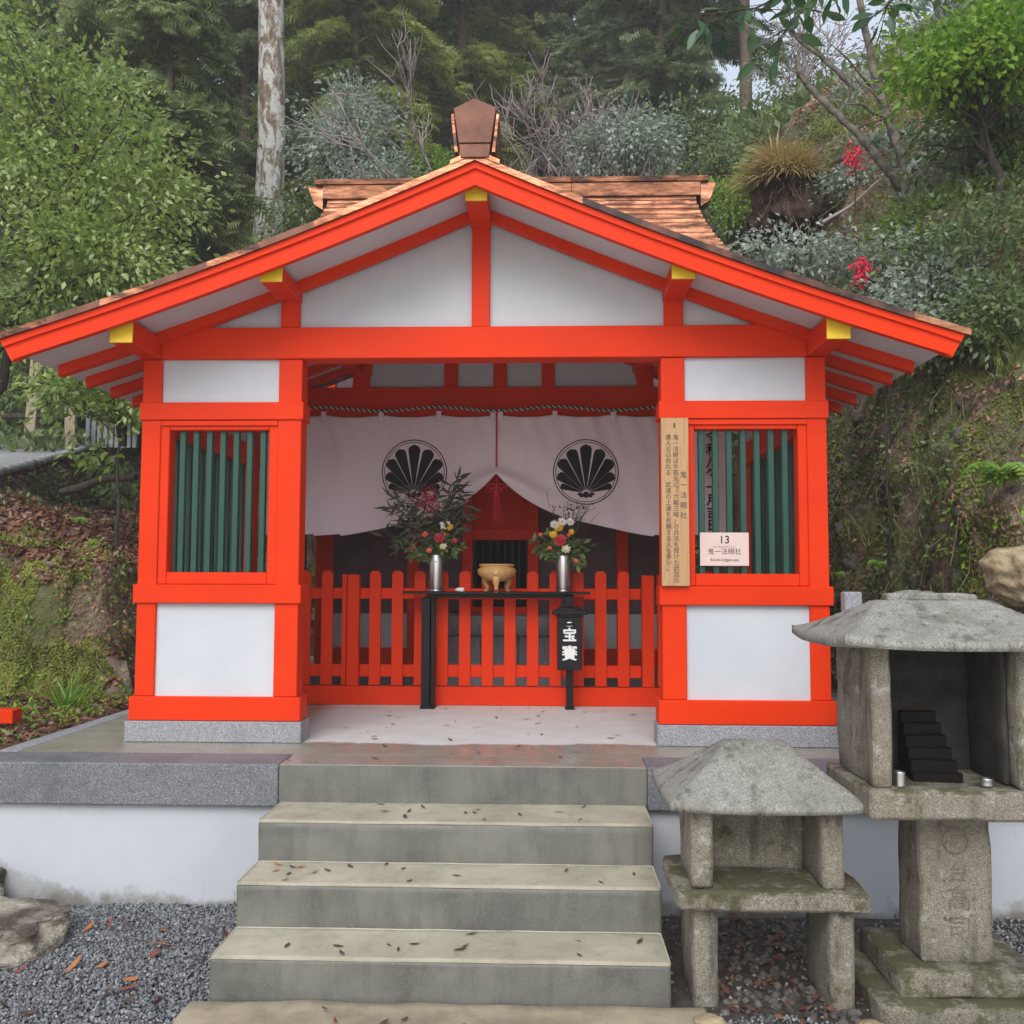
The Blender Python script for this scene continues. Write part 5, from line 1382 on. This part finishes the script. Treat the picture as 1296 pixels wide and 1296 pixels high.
for k in range(240):
    a = rng.uniform(-1.7, 1.5); rd = rng.uniform(.30, .42); x, y = math.sin(a)*rd+rng.choice([0, 0, .25]), -math.cos(a)*rd; z0 = rng.uniform(-.25, .20); L = rng.uniform(.1, .38)
    rts.append(([(x, y, z0), (x*1.06+rng.normal()*.03, y*1.08, z0-L*.5), (x*1.04+rng.normal()*.06, y*1.10, z0-L)], rng.uniform(.002, .007)))
obj('hanging_roots', tubes_mesh('hanging_roots', rts, M['root'], 4), None, mt, None, 'stuff')

# chain-link fence glimpsed on the hill
p0 = at(1130, 165, 17); p1 = at(1205, 140, 17)
cf = thing('chain_link_fence', 'wire mesh fence with grey posts high on the right hill', 'fence', tuple(p0))
for f in (0, .5, 1.0): tube('fence_post', [tuple((p1-p0)*f+[0, 0, -.5]), tuple((p1-p0)*f+[0, 0, .75])], .035, M['wire'], cf, 6)
lst = []
for k in range(26):
    a = (p1-p0)*(k/25)
    for sgn in (-1, 1):
        b2 = a+(p1-p0)*.28*sgn
        if -1e-6 <= (k/25+.28*sgn) <= 1.0: lst.append(([tuple(a+[0, 0, -.35]), tuple((a+b2)/2+[0, 0, .15]), tuple(b2+[0, 0, .65])], .006))
obj('wire_mesh', tubes_mesh('wire_mesh', lst, M['wire'], 3), None, cf)

# ------------------------------------------------------------------ ground cover
_A, _B, _C, _D = V_hill[:-1, :-1], V_hill[:-1, 1:], V_hill[1:, 1:], V_hill[1:, :-1]
_cr = np.cross(_C-_A, _D-_B); _area = np.linalg.norm(_cr, axis=-1)*.5; _nor = norm(_cr); _cx = (_A+_C)/2
def sample(x0, x1, y0, y1, n, rng, cond=None):
    """n random points of the hillside mesh inside the rectangle, even over the real surface area"""
    k = (_cx[..., 0] > x0) & (_cx[..., 0] < x1) & (_cx[..., 1] > y0) & (_cx[..., 1] < y1)
    if cond is not None: k &= cond(_cx, _nor)
    w = np.where(k, _area, 0).ravel(); q = rng.choice(len(w), n, p=w/w.sum()); u, v = rng.random((n, 1)), rng.random((n, 1))
    a, b, c, d = (m_.reshape(-1, 3)[q] for m_ in (_A, _B, _C, _D))
    return (a*(1-u)+b*u)*(1-v)+(d*(1-u)+c*u)*v, _nor.reshape(-1, 3)[q]
def cover(name, label, cat, box_, n, tpl, m, smin, smax, seed, lift=.012, flat=.35, upd=0.0, W=None, patch=None, minup=None, maxup=None, cond=None):
    rng = np.random.default_rng(seed); P, N_ = sample(*box_, n, rng, cond)
    k = np.ones(len(P), bool)
    if patch: k &= fbm(P[:, 0]*patch[0]+seed, P[:, 1]*patch[0], P[:, 2]*patch[0], 3) > patch[1]
    if minup is not None: k &= N_[:, 2] > minup
    if maxup is not None: k &= N_[:, 2] < maxup
    P, N_ = P[k], N_[k]; n = len(P)
    D = rand_unit(n, rng); D = norm(D-N_*((D*N_).sum(1, keepdims=True))+N_*upd+rng.normal(size=(n, 3))*.2)
    Nn = norm(N_+rng.normal(size=(n, 3))*flat)
    o = scatter_obj(name, tpl, P+N_*lift*rng.uniform(.3, 2.2, n)[:, None], D, Nn, rng.uniform(smin, smax, n), m, W=None if W is None else np.full(n, W), kind='stuff')
    tag(o, label, cat); return o
def U(*a): return a
def upper(c, n_): return np.minimum(c[..., 0]-2.12, c[..., 1]-5.15) > 1.15+.4*vnoise(c[..., 0]*2, c[..., 1]*2)
cover('leaf_litter', 'red brown fallen leaves covering the slope left of the pavilion', 'leaves', U(-8.5, -3.0, 7.5, 12.6), 60000, LEAF, M['litter'], .045, .085, 81, .015, .4, minup=.6)
cover('leaf_litter', 'fallen leaves on the level ground between platform and mossy bank', 'leaves', U(-5.6, -2.95, 5.0, 7.9), 12000, LEAF, M['litter'], .04, .075, 82, .01, .45, minup=.7)
cover('leaf_litter', 'dry leaves caught on the upper right slope', 'leaves', U(2.0, 8, 6.0, 13), 42000, LEAF, M['litter_dry'], .04, .07, 83, .012, .5, patch=(1.2, -.15), cond=upper)
cover('leaf_litter', 'brown leaves and dead stems caught on the mossy left bank', 'leaves', U(-7.0, -3.0, 7.2, 8.4), 7000, LEAF, M['litter_dry'], .025, .055, 102, .014, .7, patch=(1.7, -.05))
cover('ground_cover', 'small green leaves growing out of the mossy left bank', 'plants', U(-7.0, -3.0, 7.2, 8.4), 5000, LEAF2, M['leaf_lime'], .025, .05, 103, .03, .7, upd=.5, patch=(1.9, .05))
cover('moss', 'thick olive moss on the left retaining bank', 'moss', U(-7.0, -3.0, 7.2, 8.5), 130000, STONE, M['moss'], .010, .028, 84, .006, .8, patch=(1.8, -.16), maxup=.92)
cover('ground_cover', 'dark leaves and stems on the bank below the upper road', 'plants', U(-8.5, -4.4, 8.0, 13.5), 9000, LEAF2, M['leaf_dark'], .04, .08, 104, .03, .6, upd=.6, patch=(1.3, .0), maxup=.93)
cover('leaf_litter', 'leaves drifted against the bank below the upper road', 'leaves', U(-9, -4.4, 8.0, 13.5), 12000, LEAF, M['litter'], .045, .08, 105, .02, .5, maxup=.93)
cover('moss', 'moss patches on the right bank', 'moss', U(1.8, 4.2, 5.1, 12), 90000, STONE, M['moss'], .010, .026, 85, .006, .8, patch=(1.6, .05), maxup=.95)
cover('ground_cover', 'small green leaves sprouting from the left bank', 'plants', U(-6.5, -3.0, 5.0, 9.5), 9000, LEAF2, M['leaf_lime'], .03, .06, 86, .03, .6, upd=.6, patch=(1.5, .22))
rng = np.random.default_rng(77); rts = []
RP, RN = sample(1.8, 3.9, 5.2, 11, 800, rng, lambda c, n_: n_[..., 2] < .75)
for P, nn in zip(RP, RN):      # roots and dead stems hanging down the bare bank
    L = rng.uniform(.08, .38); P = P+nn*.015; d = norm(np.array([0, 0, -1.0])+nn*.25+rng.normal(size=3)*.35); a_ = rng.normal(size=3)*.03
    rts.append(([P, P+d*L*.5+a_, P+d*L], rng.uniform(.0015, .0045)))
o = obj('roots', tubes_mesh('roots', rts, M['post_wood'], 3), kind='stuff'); tag(o, 'thin dead roots and stems hanging down the bare right bank', 'roots')
cover('rubble', 'stones bedded in the earth of the right bank', 'stones', U(1.8, 4.2, 5.1, 11), 420, PEBBLE, M['dark_stone'], .04, .20, 97, -.01, .8, maxup=.9)
cover('leaf_litter', 'reddish leaves stuck all over the right bank', 'leaves', U(1.8, 4.4, 5.1, 12), 30000, LEAF, M['litter_dry'], .025, .055, 98, .012, .6, patch=(2.0, -.08))
cover('ground_cover', 'low green leaves over the foot of the right bank', 'plants', U(1.8, 4.6, 5.1, 12), 26000, LEAF2, M['leaf_lime'], .025, .055, 87, .03, .6, upd=.6, patch=(1.7, .20))
cover('ground_cover', 'ivy and dark leaves clinging to the right bank', 'plants', U(1.8, 4.4, 5.1, 12), 30000, LEAF2, M['leaf_dark'], .03, .065, 101, .03, .6, upd=.5, patch=(1.1, .05))
cover('ground_cover', 'grey green ground leaves on the upper right slope', 'plants', U(2.3, 9.5, 7.0, 16), 60000, LEAF2, M['leaf_grey'], .05, .09, 88, .06, .6, upd=.7, patch=(.9, .12), cond=upper)
cover('ground_cover', 'dark leafy undergrowth on the upper right slope', 'plants', U(2.3, 10, 6.3, 16), 60000, LEAF2, M['leaf_dark'], .05, .10, 89, .07, .6, upd=.7, patch=(1.0, .16), cond=upper)
cover('undergrowth', 'evergreen undergrowth on the hill floor below the wood', 'plants', U(-16, 16, 12.5, 34), 120000, LEAF2, M['leaf_dark'], .12, .22, 90, .15, .6, upd=.8, patch=(.4, -.15))
def tufts(name, label, spots, m, nb, L0, L1, seed, W=.5, kind='stuff', sp=.05):
    rng = np.random.default_rng(seed); C, D, S = [], [], []
    for x, y in spots:
        P = np.array([x, y, float(height(x, y))]); L = rng.uniform(L0, L1)
        for k in range(nb):
            a = rng.uniform(0, 6.28); C.append(P+[rng.normal()*sp, rng.normal()*sp, -.02]); D.append(norm(np.array([math.cos(a)*.6, math.sin(a)*.6-.15, rng.uniform(.5, 1.3)]))); S.append(L*rng.uniform(.6, 1.1))
    C, D = np.array(C), np.array(D); n = len(C)
    o = scatter_obj(name, BLADE, C, D, norm(np.array([0, 0, 1.])+rng.normal(size=(n, 3))*.3), np.array(S), m, W=np.full(n, W), kind=kind); tag(o, label, 'grass'); return o
rng = np.random.default_rng(91)
tufts('grass', 'long green grass tufts on the upper right slope', [(rng.uniform(2.3, 5.6), rng.uniform(6.6, 11.5)) for _ in range(230)], M['grass'], 26, .2, .42, 92, .35)
tufts('grass', 'wispy grass tufts on the lower right bank', [(rng.uniform(2.35, 4.0), rng.uniform(5.6, 7.6)) for _ in range(60)], M['grass'], 24, .14, .32, 93, .25)
tufts('dry_grass', 'straw coloured grass hanging over the left retaining bank', [(rng.uniform(-5.2, -3.3), rng.uniform(7.55, 7.95)) for _ in range(60)], M['dry_grass'], 16, .12, .26, 94, .3)
for x, y, L, nbl, lab in ((-3.42, 6.95, .36, 60, 'bright green iris leaved clump between platform and mossy bank'), (-3.62, 7.4, .30, 26, 'smaller green clump behind the iris leaved clump'), (-3.72, 6.6, .16, 16, 'low green sprig at the left of the iris leaved clump')):
    t = thing('grass_clump', lab, 'plant', (x, y, ground(x, y))); rng = np.random.default_rng(int(L*100)); 
    a = rng.uniform(0, 6.28, nbl); C = np.stack([rng.normal(size=nbl)*.04, rng.normal(size=nbl)*.04, np.zeros(nbl)], -1)
    D = norm(np.stack([np.cos(a)*.7, np.sin(a)*.7-.1, rng.uniform(.5, 1.3, nbl)], -1)); scatter_obj('blades', BLADE, C, D, norm(np.array([0, 0, 1.])+rng.normal(size=(nbl, 3))*.2), L*rng.uniform(.6, 1.1, nbl), M['blade_green'] if 'blade_green' in M else M['leaf_lime'], t, W=np.full(nbl, .55))
def fern(label, c, L, nf, seed, m='leaf_lime', nm='fern'):
    rng = np.random.default_rng(seed); t = thing(nm, label, 'fern', tuple(c)); C, D, Nn, S = [], [], [], []
    for k in range(nf):
        a = rng.uniform(0, 6.28); d = np.array([math.cos(a), math.sin(a)*.7-.45, 0]); Lf = L*rng.uniform(.7, 1.1)
        for q in range(12):
            f = (q+1)/12; p = d*Lf*.8*f+np.array([0, 0, Lf*(1.15*f-1.35*f*f)])
            for s in (-1, 1):
                C.append(p); D.append(norm(np.array([-d[1], d[0], 0])*s*.8+d*.35+[0, -.15, -.45])); Nn.append([d[0]*.6, -.8+d[1]*.4, .8]); S.append(Lf*.36*(1-f*.8))
    scatter_obj('fronds', LEAF2, np.array(C), np.array(D), np.array(Nn, float), np.array(S), M[m], t, W=np.full(len(C), .6))
fern('bright green fern on the bank at the right edge', at(1268, 605, 5.9)+[0, .0, 0], .36, 13, 1)
fern('small bright fern low on the right bank behind the large shrine', at(1110, 715, 6.0), .13, 6, 2)
fern('tiny fern above the roof of the large shrine', at(1060, 728, 6.0), .10, 5, 3)
fern('small fern on the leaf litter beside the left retaining bank', at(100, 660, 7.9), .16, 6, 4)
# fallen log on the leaf slope
lg = tube('fallen_log', [tuple(at(78, 622, 9.6)), tuple(at(100, 618, 9.5)), tuple(at(130, 606, 9.4)), tuple(at(172, 604, 9.3))], [.03, .045, .04, .03], M['bark'], None, 10); tag(lg, 'dark wet log lying on the leaf slope left of the pavilion', 'log')
lg = tube('stick', [tuple(at(1040, 282, 9.2)), tuple(at(1075, 262, 9.3)), tuple(at(1112, 228, 9.5))], [.02, .014, .008], M['twig'], None, 8); tag(lg, 'bare grey stick leaning on the slope right of the grass mound', 'stick')

# ------------------------------------------------------------------ fallen leaves one could pick up
def leaf_obj_mesh(name, m, curl):
    V = np.array([(0, 0, 0), (.2, .13, .0), (.5, .19, 0), (.8, .11, 0), (1, 0, 0), (.8, -.11, 0), (.5, -.19, 0), (.2, -.13, 0), (.25, 0, 0), (.5, 0, 0), (.75, 0, 0), (-.25, .01, .02)])
    V[:, 2] = curl*(.25*V[:, 1]**2*4+.22*(V[:, 0]-.5)**2*4*.5)
    V[:, 0] -= .5
    F = np.array([(0, 8, 1), (8, 9, 1), (9, 2, 1), (9, 10, 2), (10, 3, 2), (10, 4, 3), (0, 7, 8), (8, 7, 9), (7, 6, 9), (9, 6, 10), (6, 5, 10), (10, 5, 4)])
    return np_mesh(name, V[:11], F, m)
LM = [leaf_obj_mesh('fallen_leaf', M['wet_leaf_brown'], .6), leaf_obj_mesh('fallen_leaf', M['wet_leaf_brown'], 1.2), leaf_obj_mesh('fallen_leaf', M['wet_leaf_red'], 1.0), leaf_obj_mesh('fallen_leaf', M['wet_leaf_orange'], 1.0)]
lr_ = random.Random(12)
def drop(n, x0, x1, y0, y1, z, s0, s1, kinds, label, group, tilt=.12):
    for k in range(n):
        s = lr_.uniform(s0, s1)*1.25
        o = obj('fallen_leaf', LM[lr_.choice(kinds)], None, None, (lr_.uniform(x0, x1), lr_.uniform(y0, y1), z+s*.04+.002)); o.scale = (s, s*lr_.uniform(.6, 1.1), s)
        o.rotation_euler = (lr_.uniform(-tilt, tilt), lr_.uniform(-tilt, tilt), lr_.uniform(0, 6.28)); tag(o, label, 'leaf', group)
B_ = [0, 0, 1]
drop(12, -1.15, .42, 3.88, 4.14, -.54, .022, .06, B_, 'brown wet leaf lying on the lowest concrete tread', 'leaves on the lowest tread')
drop(13, -1.15, .42, 4.20, 4.46, -.36, .022, .05, B_, 'brown wet leaf lying on the second concrete tread from the bottom', 'leaves on the second tread')
drop(13, -1.15, .42, 4.52, 4.84, -.18, .022, .05, B_, 'brown wet leaf lying on the top concrete tread', 'leaves on the top tread')
drop(8, -1.6, .5, 4.9, 5.45, .0, .02, .045, [0, 2], 'small dark leaf on the wet front strip of the platform', 'leaves on the wet platform edge')
drop(34, -1.3, .6, 5.6, 7.0, .0, .018, .05, B_, 'small brown leaf on the dry floor inside the pavilion', 'leaves on the pavilion floor')
drop(3, -1.2, -.95, 4.3, 4.46, -.36, .03, .05, [3], 'orange leaf at the left of the second concrete tread', 'orange leaves on the second tread')
drop(34, -2.5, -1.42, 3.55, 4.85, -.694, .05, .095, [2, 2, 1, 3], 'reddish brown curled leaf lying on the blue grey gravel', 'leaves on the left gravel', .7)
drop(6, -.9, .3, 3.55, 3.78, -.682, .025, .045, [0, 2], 'brown leaf on the beige flagstone below the steps', 'leaves on the flagstone')
o = obj('fallen_leaf', LM[1], None, None, (.865, 3.93, .118)); o.scale = (.06, .05, .06); o.rotation_euler = (.45, .1, .6); tag(o, 'dark shrivelled leaf stuck on the roof of the small stone shrine', 'leaf')

# ------------------------------------------------------------------ the damp air
hz = bpy.data.materials.new('mist'); hz.use_nodes = True
for n_ in list(hz.node_tree.nodes):
    if n_.type == 'BSDF_PRINCIPLED': hz.node_tree.nodes.remove(n_)
pv = hz.node_tree.nodes.new('ShaderNodeVolumePrincipled'); pv.inputs['Color'].default_value = (.96, .98, 1, 1); pv.inputs['Density'].default_value = .0026; pv.inputs['Anisotropy'].default_value = .2
hz.node_tree.links.new(pv.outputs[0], hz.node_tree.nodes['Material Output'].inputs['Volume'])
bm = bmesh.new(); box_bm(bm, -71.5, 71.5, -31.5, 96.5, -4.5, 44, 0)
o = obj('haze', bm_mesh('haze', bm, hz), None, None, None, 'stuff'); tag(o, 'thin damp mist filling the air of the valley', 'haze')
